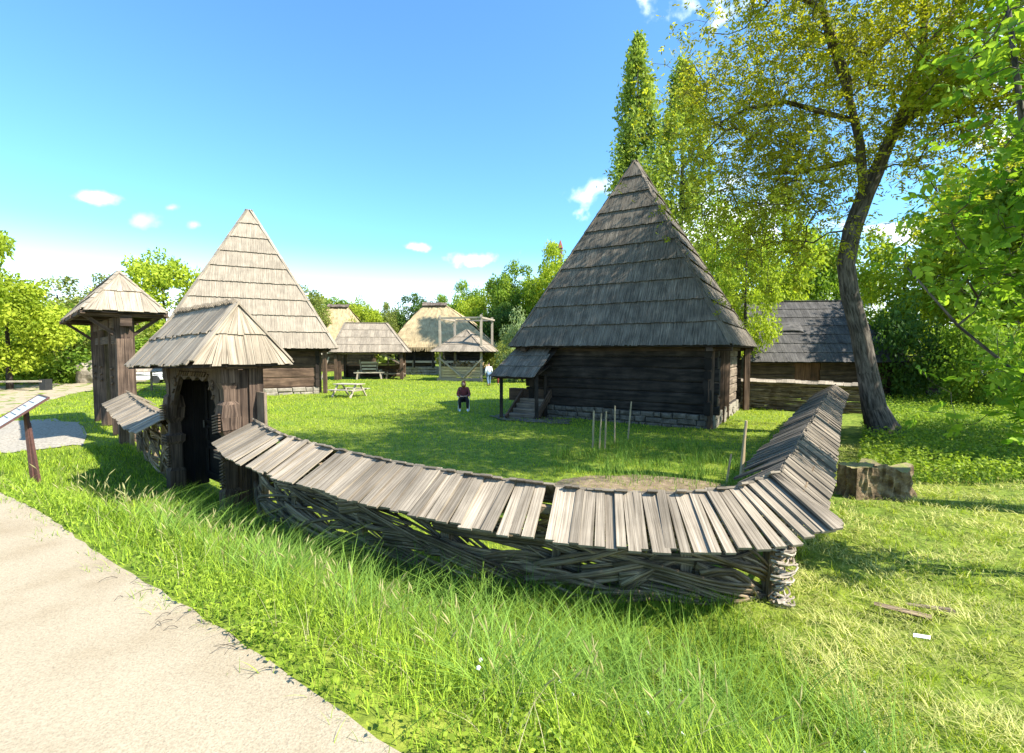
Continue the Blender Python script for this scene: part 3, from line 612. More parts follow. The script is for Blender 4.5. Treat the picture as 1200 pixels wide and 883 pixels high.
# ---- big roofed gate seen end-on
g0 = Vector((-15.4, 17.8)); g1 = Vector((-10.9, 13.5)); gd = (g1-g0).normalized(); gl = (g1-g0).length
F9 = frame((g0.x, g0.y), gd.x, gd.y)   # local y points away from the path (into the yard)
h9 = thing('gateway', 'tall timber gateway with shingled hip roof over the gravel entrance', 'gate', F9(gl/2, 0, 0))
hiproof(h9, F9, -.45, gl+.4, -.9, .92, 3.68, 4.85, 1.0, gl-.6, 0, 0, 2, M['shingle_pale'], bw=.15, hip=.1, tb=.55)
for x, wd, z1 in ((.1, .3, 3.6), (1.7, .24, 3.6), (4.3, .24, 3.6), (gl-.1, .34, 3.6)):
    mb = MB(); mb.beam(F9(x, 0, 0), F9(x, 0, z1), wd, wd, jit=.012, tone=.5); p = mb.build('post', M['gate_wood'], h9, bevel=.02)
    mb = MB()
    for z in (1.55, 1.75, 2.0): mb.beam(F9(x-wd*.6, -wd*.52, z), F9(x+wd*.6, -wd*.52, z+.08), .04, .05, tone=.9)
    mb.build('carving', M['gate_wood'], p)
mb = MB(); mb.beam(F9(gl+.12, -.05, 0), F9(gl+.12, -.05, 2.95), .12, .36, up=F9(0, 1, 0)-F9(0, 0, 0), tone=.9, jit=.02); mb.build('side_plank', M['gate_wood'], h9)
mb = MB(); mb.beam(F9(-.3, 0, 3.45), F9(gl+.3, 0, 3.45), .26, .3); mb.beam(F9(-.3, 0, 2.95), F9(gl+.1, 0, 2.95), .2, .24)
for x in (-.2, 1.5, 4.2, gl+.1): mb.beam(F9(x, -1.0, 3.62), F9(x, 1.0, 3.62), .14, .12)
mb.beam(F9(-.4, -.9, 3.64), F9(gl+.4, -.9, 3.64), .1, .08); mb.beam(F9(-.4, .9, 3.64), F9(gl+.4, .9, 3.64), .1, .08)
mb.build('lintel', M['gate_wood'], h9)
for x in (.1, gl-.1):
    for s_ in (-1, 1): mb = MB(); mb.beam(F9(x, s_*.12, 3.0), F9(x, s_*.85, 3.6), .09, .09); mb.build('brace', M['gate_wood'], h9)

# ---- small carved gate
F10 = frame((-6.4, 9.0), .80, -.60)   # y local = (.6,.8) into the yard
GL = 2.32
hA = thing('wicket_gate', 'small carved wooden gate with steep shingled roof beside the wattle fence', 'gate', F10(GL/2, .3, 0))
RX0, RX1, RY0, RY1 = -.22, GL+.34, -.62, .88
AYc = (RY0+RY1)/2
A, B, C, D = F10(RX0, RY0, 2.32), F10(RX1, RY0, 2.40), F10(RX1, RY1, 2.40), F10(RX0, RY1, 2.32); T0, T1 = F10(RX0+.22, AYc, 3.30), F10(RX1-.22, AYc, 3.34)
mb = MB()
shingle(mb, A, B, T0, T1, 2, .11, over=.16, tonebase=.5, lift=.035, jit=.06)
shingle(mb, C, D, T1, T0, 2, .11, over=.16, tonebase=.5); shingle(mb, B, C, T1, T1, 2, .12, over=.16, tonebase=.75); shingle(mb, D, A, T0, T0, 2, .12, over=.16)
# rear boards stand proud of the ridge
for i in range(34):
    p = T0.lerp(T1, i/33); nrm = Vector((.6, .8, 0)); mb.beam(p+nrm*.12-Vector((0, 0, .16)), p-nrm*.055+Vector((0, 0, .075+random.uniform(-.02, .02))), .085, .022, up=Vector((.8, -.6, 0)), tone=random.uniform(.2, .5))
for p, q in ((B, T1), (C, T1), (A, T0)): mb.beam(p+Vector((0, 0, .06)), q+Vector((0, 0, .05)), .13, .03, tone=.7)
mb.build('roof', M['plank_pale'], hA)
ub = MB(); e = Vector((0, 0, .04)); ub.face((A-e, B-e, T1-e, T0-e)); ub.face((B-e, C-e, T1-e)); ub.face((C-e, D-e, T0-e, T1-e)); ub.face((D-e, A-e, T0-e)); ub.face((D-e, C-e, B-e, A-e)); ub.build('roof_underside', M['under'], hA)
for x in (.0, GL):
    mb = MB()
    prof = [(0, .30), (.35, .30), (.40, .24), (.85, .22), (.9, .31), (1.02, .33), (1.06, .22), (1.25, .2), (1.35, .32), (1.55, .35), (1.75, .3), (1.8, .2), (2.0, .22), (2.1, .3), (2.34, .3)]
    for (z0_, w0), (z1_, w1) in zip(prof, prof[1:]): mb.beam(F10(x, 0, z0_), F10(x, 0, z1_+.001), w0*.7, w0*.85, up=F10(0, 1, 0)-F10(0, 0, 0), w1=w1*.7, h1=w1*.85, tone=.5, jit=.006)
    p = mb.build('post', M['gate_wood'], hA)
    mb = MB()
    for k in range(7): z = 1.30+k*.045; mb.beam(F10(x-.12, -.18, z), F10(x+.12, -.18, z+.05), .035, .022, tone=1.0)
    for k in range(3): z = .92+k*.05; mb.beam(F10(x-.13, -.165, z), F10(x+.13, -.165, z), .03, .028, tone=.8)
    # knot rope motif down the shaft
    for k in range(9): z = .42+k*.05; mb.beam(F10(x-.07, -.115, z), F10(x+.07, -.115, z+.05), .03, .02, tone=.8)
    mb.build('carving', M['gate_wood'], p)
    mb = MB(); mb.beam(F10(x-.03, .42, 0), F10(x-.03, .42, 2.34), .2, .24, jit=.01, up=F10(0, 1, 0)-F10(0, 0, 0)); mb.build('rear_post', M['gate_wood' if x > 1 else 'gate_shade_wood'], hA)
    mb = MB(); mb.hexa([F10(x-.03, .1, 0), F10(x+.03, .1, 0), F10(x+.03, .4, 0), F10(x-.03, .4, 0)], [F10(x-.03, .1, 2.3), F10(x+.03, .1, 2.3), F10(x+.03, .4, 2.3), F10(x-.03, .4, 2.3)], .4); mb.build('side_board', M['gate_wood' if x > 1 else 'gate_shade_wood'], hA)  # left inner side gets the near-black that stands in for shade
mb = MB(); mb.beam(F10(GL+.14, .44, .0), F10(GL+.14, .44, 1.93), .05, .40, jit=.015, tone=1.0, up=F10(1, 0, 0)-F10(0, 0, 0)); mb.build('side_plank', M['log_tan'], hA)
# arched head board with a scalloped opening
mb = MB(); n_ = 26
for i in range(n_):
    t0, t1 = i/n_, (i+1)/n_; x0_, x1_ = .12+(GL-.24)*t0, .12+(GL-.24)*t1
    def arch(t):
        u = abs(2*t-1); z = 2.13 if u < .55 else 2.13-.75*((u-.55)/.45)**1.6
        return z+.035*math.sin(t*34)
    za, zb = arch(t0), arch(t1)
    mb.hexa([F10(x0_, -.08, za), F10(x1_, -.08, zb), F10(x1_, .0, zb), F10(x0_, .0, za)], [F10(x0_, -.08, 2.34), F10(x1_, -.08, 2.34), F10(x1_, .0, 2.34), F10(x0_, .0, 2.34)], .5)
ap = mb.build('arch_board', M['gate_wood'], hA)
mb = MB()
for i in range(20):
    t = (i+.5)/20; x = .16+(GL-.32)*t; z = min(2.2, arch(t)+.10); mb.beam(F10(x-.04, -.095, z-.02), F10(x+.03, -.095, z+.05), .03, .022, tone=.9)
for c_ in (.35, GL-.35):
    for k in range(10): a = k/10*2*math.pi; mb.beam(F10(c_, -.095, 2.05), F10(c_+.09*math.cos(a), -.095, 2.05+.09*math.sin(a)), .012, .02, tone=.8)
mb.build('carving', M['gate_wood'], ap)
mb = MB(); mb.beam(F10(-.15, 0, 2.38), F10(GL+.25, 0, 2.38), .2, .1); mb.beam(F10(-.15, .5, 2.38), F10(GL+.25, .5, 2.38), .2, .1)
for x in (-.1, GL+.1): mb.beam(F10(x, RY0+.08, 2.37), F10(x, RY1-.08, 2.37), .12, .1)
mb.build('lintel', M['gate_wood'], hA)
def leaf(x0_, x1_, y0_, y1_, tone, mat):
    P = lambda t, d, z: F10(x0_+(x1_-x0_)*t, y0_+(y1_-y0_)*t+d, z)
    mb = MB(); mb.hexa([P(0, 0, .1), P(1, 0, .1), P(1, .05, .1), P(0, .05, .1)], [P(0, 0, 2.15), P(1, 0, 2.15), P(1, .05, 2.15), P(0, .05, 2.15)], tone); o = mb.build('door', mat, hA)
    mb = MB()
    for (a, b, z0_, z1_) in ((.12, .88, .25, .75), (.12, .88, .85, 1.15), (.12, .88, 1.25, 1.95)):
        for q in ((a, z0_, b, z0_), (a, z1_, b, z1_), (a, z0_, a, z1_), (b, z0_, b, z1_)): mb.beam(P(q[0], -.02, q[1]), P(q[2], -.02, q[3]), .04, .05, tone=tone+.3)
        mb.hexa([P(a+.16, -.03, z0_+.12), P(b-.16, -.03, z0_+.12), P(b-.16, 0, z0_+.12), P(a+.16, 0, z0_+.12)], [P(a+.16, -.03, z1_-.12), P(b-.16, -.03, z1_-.12), P(b-.16, 0, z1_-.12), P(a+.16, 0, z1_-.12)], tone+.2)
    mb.build('panel_moulding', mat, o)
    mb = MB(); mb.beam(P(.08, -.06, 1.12), P(.08, -.06, 1.26), .03, .03); mb.build('handle', M['metal_dark'], o)
leaf(GL/2, GL-.1, .45, .42, .8, M['door_wood']); leaf(.1, GL/2-.02, .50, .47, .2, M['gate_shade_wood'])

# ------------------------------------------------------------------ wattle fences with plank roofs
def arclen(P):
    s = [0]
    for a, b in zip(P, P[1:]): s.append(s[-1]+(Vector((a.x-b.x, a.y-b.y))).length)
    return s
class Line:
    def __init__(s, P): s.P = P; s.s = arclen(P); s.L = s.s[-1]
    def at(s, x):
        x = max(0, min(s.L-1e-6, x)); i = int(np.searchsorted(s.s, x, side='right'))-1; i = min(i, len(s.P)-2)
        t = (x-s.s[i])/(s.s[i+1]-s.s[i]+1e-9); return s.P[i].lerp(s.P[i+1], t)
    def nor(s, x):
        a = s.at(x-.12); b = s.at(x+.12); d = Vector((b.x-a.x, b.y-a.y, 0)).normalized(); return Vector((d.y, -d.x, 0))   # to the right of travel
def fence(label, pts, wlen, drop, bw, mroof, mwat, post_gap=1.1, rods=130, gaps=(), back=.45, backdrop=.3, bundle=True, zone=(.02, .95), postname='post', rodr=.017, tonefn=None, side=1, proud=.045, low=False):
    """pts = ridge polyline (x,y,z), travel so that +normal is the outer (camera) side"""
    ln = Line(smoothline(pts, 14)); c = ln.at(ln.L/2)
    t = thing('wattle_fence', label, 'fence', (c.x, c.y, gzf(c.x, c.y)))
    mb = MB(); x = 0; Z = Vector((0, 0, 1))
    while x < ln.L:
        w_ = bw*random.uniform(.65, 1.35); xm = x+w_/2; x += w_
        if any(g[0] < xm < g[1] for g in gaps): continue
        p = ln.at(xm); n = ln.nor(xm); d = Vector((-n.y, n.x, 0)); wl = (wlen(xm) if callable(wlen) else wlen)*random.uniform(.96, 1.04); dr = drop(xm) if callable(drop) else drop
        tw = random.uniform(-.03, .03); wo_ = w_*1.05; lf = random.uniform(0, .035)
        top = p+Z*lf; bot = p+n*wl-Z*dr+d*tw+Z*lf; up = (Z*wl+n*dr).normalized(); tn = random.uniform(.2, .85)
        def ring(q, wd, th=.024): return [q-d*wd/2, q+d*wd/2, q+d*wd/2+up*th, q-d*wd/2+up*th]
        mb.hexa(ring(bot, wo_*(1.0+.0)), ring(top, w_*.97), tn)
    o = mb.build('roof_planks', mroof, t)
    mb = MB(); x = 0
    while x < ln.L:
        w_ = bw*random.uniform(.6, 1.2); xm = x+w_/2; x += w_
        if random.random() < .03: continue
        p = ln.at(xm); n = ln.nor(xm); d = Vector((-n.y, n.x, 0)); pr = proud+random.uniform(-.02, .03)
        q0 = p-n*back*random.uniform(.85, 1.1)-Z*backdrop; dirn = (n*back+Z*backdrop).normalized(); q1 = p+dirn*pr*1.6+Z*.0; up = (Z*back-n*backdrop).normalized()
        def ring(q, wd, th=.022): return [q-d*wd/2, q+d*wd/2, q+d*wd/2+up*th, q-d*wd/2+up*th]
        mb.hexa(ring(q0, w_*.97), ring(q1, w_*.95), random.uniform(.1, .6))
    mb.build('rear_planks', mroof, t)
    # posts
    k = max(2, int(ln.L/post_gap)); pos = [ln.L*(i+.3)/k for i in range(k)]
    for xp in pos:
        p = ln.at(xp); z0_ = gzf(p.x, p.y)-.1; mb = MB(); mb.beam((p.x, p.y, z0_), (p.x, p.y, p.z-.06), .1, .1, tone=.5, jit=.012, up=ln.nor(xp)); mb.build('post', mwat, t)
    mb = MB()
    for s_ in (-1, 1):
        m_ = int(ln.L/.8); P = [ln.at(ln.L*i/m_)+ln.nor(ln.L*i/m_)*s_*.2-Z*.17 for i in range(m_+1)]
        for a, b in zip(P, P[1:]): mb.beam(a, b, .07, .07)
    mb.build('rail', mwat, t)
    # woven rods
    mb = MB(); gap = ln.L/k
    nb = rods
    for b_ in range(nb):
        L = random.uniform(1.5, 3.6) if bundle else random.uniform(1.5, 3); s0 = random.uniform(-.6, ln.L-.5); s1 = min(ln.L, s0+L); s0 = max(0, s0)
        if s1-s0 < .5: continue
        h0 = random.random(); 
        if bundle:
            kind = random.random(); h1_ = h0-random.uniform(.25, .75) if kind < .62 else h0+random.uniform(.0, .35); sag = random.uniform(.04, .28)
        else: h1_ = h0+random.uniform(-.05, .05); sag = random.uniform(-.02, .03)
        ph = random.choice((0, math.pi)); cnt = random.randint(1, 4) if bundle else 1; off = random.uniform(-.05, .05)
        for c_ in range(cnt):
            P = []; mseg = max(5, int((s1-s0)/.16)); r0 = rodr*random.uniform(.7, 1.35); wob = random.uniform(0, 6)
            for i in range(mseg+1):
                u = i/mseg; s_ = s0+(s1-s0)*u; p = ln.at(s_); n = ln.nor(s_); g = gzf(p.x, p.y); H = p.z-.12-g
                h = h0+(h1_-h0)*u+sag*math.sin(math.pi*u)+c_*(.035+.01*math.sin(u*5+c_))/max(.3, H)
                h = min(max(h, zone[0]), zone[1])+.008*math.sin(u*9+wob)
                w2 = .075*math.sin(math.pi*s_/gap+ph)+off+c_*.012
                P.append(Vector((p.x, p.y, g+h*H))+n*w2)
            mb.tube(P, [r0*(1-.45*i/mseg) for i in range(mseg+1)], 5, tone=random.uniform(.1, .95))
    mb.build('woven_rods', mwat, t, smooth=True)
    return ln, t
G1 = F10(GL+.42, .35, 1.46)
front_pts = [(G1.x-.1, G1.y, 1.47), (-3.3, 6.72, 1.42), (-2.2, 6.02, 1.33), (-1.1, 5.42, 1.27), (0, 5.0, 1.21), (1.1, 4.72, 1.17), (2.0, 4.62, 1.22), (2.58, 4.74, 1.34)]
lnF, fF = fence('woven branch fence with pale plank roof running from the small gate to the corner', front_pts, lambda s: .62+.10*sm(2.5, 6, s), lambda s: .30, .108, M['plank_pale'], M['wattle'], gaps=((1.42, 1.50), (2.45, 2.58), (5.35, 5.44)), rods=145, rodr=.025)
fp = lnF.at(lnF.L)
side_pts = [(2.60, 4.66, 1.36), (3.2, 5.45, 1.40), (4.15, 6.8, 1.40), (5.85, 9.2, 1.38), (7.6, 11.7, 1.36), (9.5, 14.3, 1.38), (11.5, 17.0, 1.40)]
lnS, fS = fence('plank roofed woven fence running back along the side past the tree stump', side_pts, .42, .33, .10, M['plank_side'], M['wattle'], rods=150, back=.5, backdrop=.30, proud=.02)
# corner fan of planks joining both runs
mb = MB(); c0 = Vector((2.58, 4.70, 1.37)); nA = lnF.nor(lnF.L-.05); nB = lnS.nor(.05)
aA = math.atan2(nA.y, nA.x); aB = math.atan2(nB.y, nB.x)
while aB < aA-math.pi: aB += 2*math.pi
while aB > aA+math.pi: aB -= 2*math.pi
nf = 13
for i in range(nf):
    a = aA+(aB-aA)*(i+.5)/nf; n = Vector((math.cos(a), math.sin(a), 0)); d = Vector((-n.y, n.x, 0)); wl = .72-.26*i/nf; dr = .31
    up = (Vector((0, 0, 1))*wl+n*dr).normalized(); top = c0+Vector((0, 0, random.uniform(0, .03))); bot = c0+n*wl-Vector((0, 0, dr-random.uniform(0, .02)))
    w0, w1_ = .05, .105
    mb.hexa([bot-d*w1_/2, bot+d*w1_/2, bot+d*w1_/2+up*.024, bot-d*w1_/2+up*.024], [top-d*w0/2, top+d*w0/2, top+d*w0/2+up*.024, top-d*w0/2+up*.024], random.uniform(.2, .8))
mb.build('corner_planks', M['plank_side'], fF)
mb = MB()
for i in range(80):   # pale twigs bent round the corner
    sg_ = 1 if aB > aA else -1; a0 = aA-sg_*random.uniform(.2, .9); a1 = aB+sg_*random.uniform(.1, .9); z = gzf(2.7, 4.4)+random.uniform(.0, 1.0); r_ = random.uniform(.09, .19); dz = random.uniform(-.12, .12); r2_ = r_+random.uniform(-.03, .05); P = []
    for k in range(7):
        u = k/6; a = a0+(a1-a0)*u; rr = (r_+(r2_-r_)*u)*(1+.12*math.sin(u*7+i)); P.append(Vector((2.60+rr*math.cos(a), 4.68+rr*math.sin(a), z+dz*u)))
    mb.tube(P, [random.uniform(.010, .018)*(1-.4*k/6) for k in range(7)], 5, tone=random.uniform(.0, .8))
mb.build('corner_rods', M['wattle_pale'], fF)
mb = MB(); mb.beam((2.60, 4.68, .0), (2.60, 4.68, 1.25), .12, .12, jit=.02, tone=.4); mb.build('corner_post', M['wattle'], fF)
# loose inner boards behind the ridge
a_, b_ = F9(gl+.25, 0, 0), F10(-.45, .1, 0)
fence('short sagging plank-roofed fence between the two gates', [(a_.x, a_.y, 1.45), ((a_.x*.6+b_.x*.4), (a_.y*.6+b_.y*.4), 1.32), ((a_.x*.25+b_.x*.75), (a_.y*.25+b_.y*.75), 1.26), (b_.x, b_.y, 1.34)], .58, .3, .14, M['plank_pale'], M['wattle'], rods=60)
fence('low wattle fence topped with pale planks in front of the dark barn', [(9.3, 22.3, 1.35), (11.2, 21.6, 1.33), (13.3, 20.4, 1.30), (14.6, 19.4, 1.25)][::1], .5, .12, .3, M['shingle_pale'], M['wattle'], rods=330, bundle=False, back=.3, backdrop=.05, rodr=.028)
fence('curved plank-topped fence far behind the tall gateway', [(-26.5, 30.5, 1.55), (-24, 31.8, 1.5), (-21.5, 32.6, 1.5), (-19.8, 32.0, 1.5)], .6, .25, .25, M['plank_pale'], M['wattle'], rods=60, bundle=False)

# ------------------------------------------------------------------ small things
# information board
P0 = Vector((-9.15, 8.35, 1.32)); e1 = Vector((.61*.62, .79*.62, .46)); e2 = Vector((.70, -.54, 0))
sg = thing('info_board', 'white slanted information board on a brown metal post by the path', 'sign', (-8.75, 8.5, gzf(-8.75, 8.5)))
nrm = e1.cross(e2).normalized(); nrm = nrm if nrm.z > 0 else -nrm
def pan(u, v, h): return P0+e1*u+e2*v+nrm*h
mb = MB(); mb.hexa([pan(0, 0, 0), pan(1, 0, 0), pan(1, 1, 0), pan(0, 1, 0)], [pan(0, 0, .015), pan(1, 0, .015), pan(1, 1, .015), pan(0, 1, .015)]); bd = mb.build('panel', plain('panel_face', (.52, .52, .50), .4), sg)
mb = MB()
for a, b in (((0, 0), (1, 0)), ((1, 0), (1, 1)), ((1, 1), (0, 1)), ((0, 1), (0, 0))): mb.beam(pan(*a, .008), pan(*b, .008), .03, .035)
mb.build('frame', M['metal_brown'], sg)
mb = MB()
for i in range(5): mb.beam(pan(.78-.13*i, .1, .017), pan(.78-.13*i, .1+.5*random.uniform(.7, 1.4), .017), .012, .004)
mb.build('text_lines', M['metal_dark'], bd)
mb = MB(); pc = pan(.6, .5, -.01); mb.beam((pc.x+.12, pc.y-.05, gzf(pc.x, pc.y)-.1), pc, .055, .055); mb.beam((pc.x+.2, pc.y-.02, gzf(pc.x, pc.y)-.1), pc+Vector((.03, 0, -.25)), .05, .05); mb.build('post', M['metal_brown'], sg)
# bench-like rail and boulder by the far path
t = thing('bench', 'low pale bench plank with dark end block beside the far path', 'bench', (-33.5, 33, 0))
mb = MB(); mb.beam((-36.5, 32, .55), (-31.0, 31.6, .62), .4, .1, tone=.9); mb.build('seat', M['pole_pale'], t)
for x in (-35.5, -31.0): mb = MB(); mb.beam((x, 31.7, 0), (x, 31.7, .75), .5, .4); mb.build('leg', M['metal_dark'], t)
def rock(name, label, loc, sx, sy, sz, mat):
    import bmesh
    bm = bmesh.new(); bmesh.ops.create_icosphere(bm, subdivisions=3, radius=1)
    for v in bm.verts:
        p = v.co; k = 1+.13*math.sin(p.x*4+p.y*3)+.1*math.sin(p.z*5+p.x*2)+random.uniform(-.02, .02); v.co = Vector((p.x*sx*k, p.y*sy*k, (p.z*k+.6)*sz))
    me = bpy.data.meshes.new(name); bm.to_mesh(me); bm.free(); me.materials.append(mat); o = bpy.data.objects.new(name, me); COL.objects.link(o); o.location = loc; return tag(o, label, 'rock')
rock('boulder', 'pale boulder at the foot of the leafy bank by the path', (-34.5, 39, 0), .9, .7, 1.2, M['stone_pale'])
# parked white van glimpsed behind gateway
vx, vy = -30.2, 38.5
t = thing('parked_car', 'white car glimpsed behind the tall gateway and curved fence', 'car', (vx, vy, 0))
Fv = frame((vx, vy), .9, .44); mb = MB()
sec = [(-2.1, .5, .95), (-1.9, .35, 1.05), (-1.0, .3, 1.15), (-.4, .3, 1.75), (1.2, .3, 1.8), (1.9, .3, 1.2), (2.1, .5, 1.0)]
for (x0_, a0, b0), (x1_, a1, b1) in zip(sec, sec[1:]): mb.hexa([Fv(x0_, -.85, a0), Fv(x0_, .85, a0), Fv(x0_, .75, b0), Fv(x0_, -.75, b0)], [Fv(x1_, -.85, a1), Fv(x1_, .85, a1), Fv(x1_, .75, b1), Fv(x1_, -.75, b1)])
mb.build('body', M['white'], t, bevel=.05)
mb = MB(); mb.hexa([Fv(-.35, -.86, 1.15), Fv(1.25, -.86, 1.15), Fv(1.25, -.84, 1.15), Fv(-.35, -.84, 1.15)], [Fv(-.2, -.80, 1.62), Fv(1.1, -.80, 1.62), Fv(1.1, -.78, 1.62), Fv(-.2, -.78, 1.62)]); mb.build('window', M['window_dark'], t)
for x in (-1.3, 1.3):
    for y in (-.84, .84): mb = MB(); mb.tube([Fv(x, y-.1, .33), Fv(x, y+.1, .33)], .33, 16); mb.build('wheel', M['metal_dark'], t)
# picnic table
Fp = frame((-9.3, 27.2), .95, -.3)
t = thing('picnic_table', 'weathered wooden picnic table on the lawn near the pale-roofed house', 'picnic table', Fp(0, 0, 0))
mb = MB()
for i in range(5): mb.beam(Fp(-.8, -.32+i*.16, .74), Fp(.8, -.32+i*.16, .74), .145, .04, tone=random.uniform(.6, 1))
mb.build('tabletop', M['pole_pale'], t)
for y in (-.72, .72):
    mb = MB(); mb.beam(Fp(-.8, y-.08, .44), Fp(.8, y-.08, .44), .14, .04, tone=.9); mb.beam(Fp(-.8, y+.08, .44), Fp(.8, y+.08, .44), .14, .04, tone=.7); mb.build('seat', M['pole_pale'], t)
for x in (-.6, .6):
    mb = MB(); mb.beam(Fp(x, -.75, 0), Fp(x, -.2, .72), .1, .06, tone=.8); mb.beam(Fp(x, .75, 0), Fp(x, .2, .72), .1, .06, tone=.8); mb.beam(Fp(x, -.8, .40), Fp(x, .8, .40), .06, .1); mb.build('leg', M['pole_pale'], t)
# garden stakes
stk = [(2.20, 12.9, 1.02, .02, 'leftmost of the three close thin stakes in front of the dark log house', .028), (2.32, 12.6, .98, .05, 'middle of the three close thin stakes in front of the log house', .022), (2.5, 12.75, 1.04, .03, 'right one of the three close thin stakes in front of the log house', .026),
       (2.9, 13.4, 1.08, .0, 'single straight stake between the close trio and the tilted one', .024), (3.42, 14.0, 1.12, .09, 'stake tilted right before the stone base of the house', .026),
       (4.72, 9.75, 1.20, .09, 'tall pale stake at the right end of the garden bed', .034), (4.85, 9.9, 1.15, .02, 'thin stake standing against the tall pale one at the bed end', .022), (4.22, 9.3, .62, .09, 'short leaning stake near the fence beside the taller pair', .022)]
for x, y, h, ln_, lab, r_ in stk:
    mb = MB(); z = gzf(x, y); mb.tube([(x, y, z-.05), (x+ln_*.5, y, z+h*.5), (x+ln_, y, z+h)], [r_, r_*.95, r_*.8], 7, tone=random.uniform(.5, .9)); o = mb.build('garden_stake', M['stake']); tag(o, lab, 'stake', 'wooden stakes in the garden bed')
# tree stump
def stump():
    t = thing('tree_stump', 'broad rotting tree stump with mossy cut top beside the side fence', 'tree stump', (6.45, 8.55, gzf(6.45, 8.5)))
    M['stumpw'] = noisemat('stump_wood', [(.3, (.045, .03, .018)), (.5, (.16, .11, .06)), (.72, (.36, .28, .16))], scale=6, detail=9, bump=1, bdist=.08)
    M['moss'] = noisemat('moss', [(.4, (.26, .20, .11)), (.62, (.24, .25, .07))], scale=9, bump=.6)
    for nm, cx, cy, rr, h, jag, ph in (('stump', 6.22, 8.5, .31, .62, .015, 0), ('rotten_half', 6.80, 8.6, .42, .64, .07, 2)):
        z0_ = gzf(cx, cy)-.08; seg = 44; lev = 9; mb = MB(); g = []
        for j in range(lev+1):
            row = []
            for i in range(seg):
                a = 2*math.pi*i/seg; r_ = rr*(1+.10*math.sin(a*5+ph)+.07*math.sin(a*11+ph*2)+.05*math.sin(a*23)+.05*math.sin(a*7+j*1.3)+.04*math.sin(a*17-j*.9))*(1.22-.3*min(1, j/3)+.02*j/lev)*(1+random.uniform(-.02, .02)); z = (h+jag*math.sin(a*3+ph)+jag*random.uniform(-.4, .4))*j/lev if j < lev else None
                if z is None: z = h+jag*math.sin(a*3+ph)*1+jag*random.uniform(-.5, .5)
                row.append(Vector((cx+r_*math.cos(a), cy+r_*math.sin(a)*.85, z0_+z)))
            g.append(row)
        for j in range(lev):
            for i in range(seg): i2 = (i+1) % seg; mb.face((g[j][i], g[j][i2], g[j+1][i2], g[j+1][i]), None, random.uniform(.3, .7))
        mb.build(nm, M['stumpw'], t)
        mb = MB()
        c = Vector((cx, cy, z0_+h-(.02 if jag < .1 else .22)))
        for i in range(seg): i2 = (i+1) % seg; m1, m2 = g[lev][i].lerp(c, .45), g[lev][i2].lerp(c, .45); mb.face((g[lev][i], g[lev][i2], m2, m1)); mb.face((m1, m2, c))
        mb.build('cut_top', M['moss'] if jag < .1 else M['stumpw'], t)
stump()
# bark pieces and scraps on the mown grass
for (x, y, L, a, lab) in ((3.65, 4.35, .42, 2.5, 'grey strip of bark lying nearest the fence corner on cut grass'), (3.95, 4.4, .36, 2.75, 'reddish strip of bark lying behind the grey one on cut grass')):
    mb = MB(); z = gzf(x, y)+.06; d = Vector((math.cos(a), math.sin(a), 0))*L/2; c = Vector((x, y, z)); mb.beam(c-d, c+d, .07, .015, jit=.012, w1=.04); o = mb.build('bark_strip', M['log_tan'] if x > 3.8 else M['wattle']); tag(o, lab, 'bark', 'bark strips on the mown grass')
mb = MB(); x, y = 3.42, 3.95; z = gzf(x, y)+.07; mb.face(((x, y, z), (x+.1, y-.05, z+.01), (x+.13, y-.02, z+.02), (x+.03, y+.035, z+.01))); mb.face(((x+.03, y+.035, z+.005), (x+.13, y-.02, z+.015), (x+.1, y-.05, z+.005), (x, y, z-.005))); o = mb.build('paper_scrap', M['white']); tag(o, 'small white scrap of paper on the mown grass', 'litter')
# distant red flag on pole above trees
t = thing('red_spire', 'tiny red spire poking above the trees left of the big roof', 'spire', (8, 80, 0))
mb = MB(); mb.tube([(8, 80, 0), (8, 80, 20)], .35, 8); mb.build('mast', M['metal_brown'], t)
mb = MB(); mb.tube([(8, 80, 19.6), (8, 80, 20.9)], [.5, .08], 5); mb.build('cap', M['red'], t)

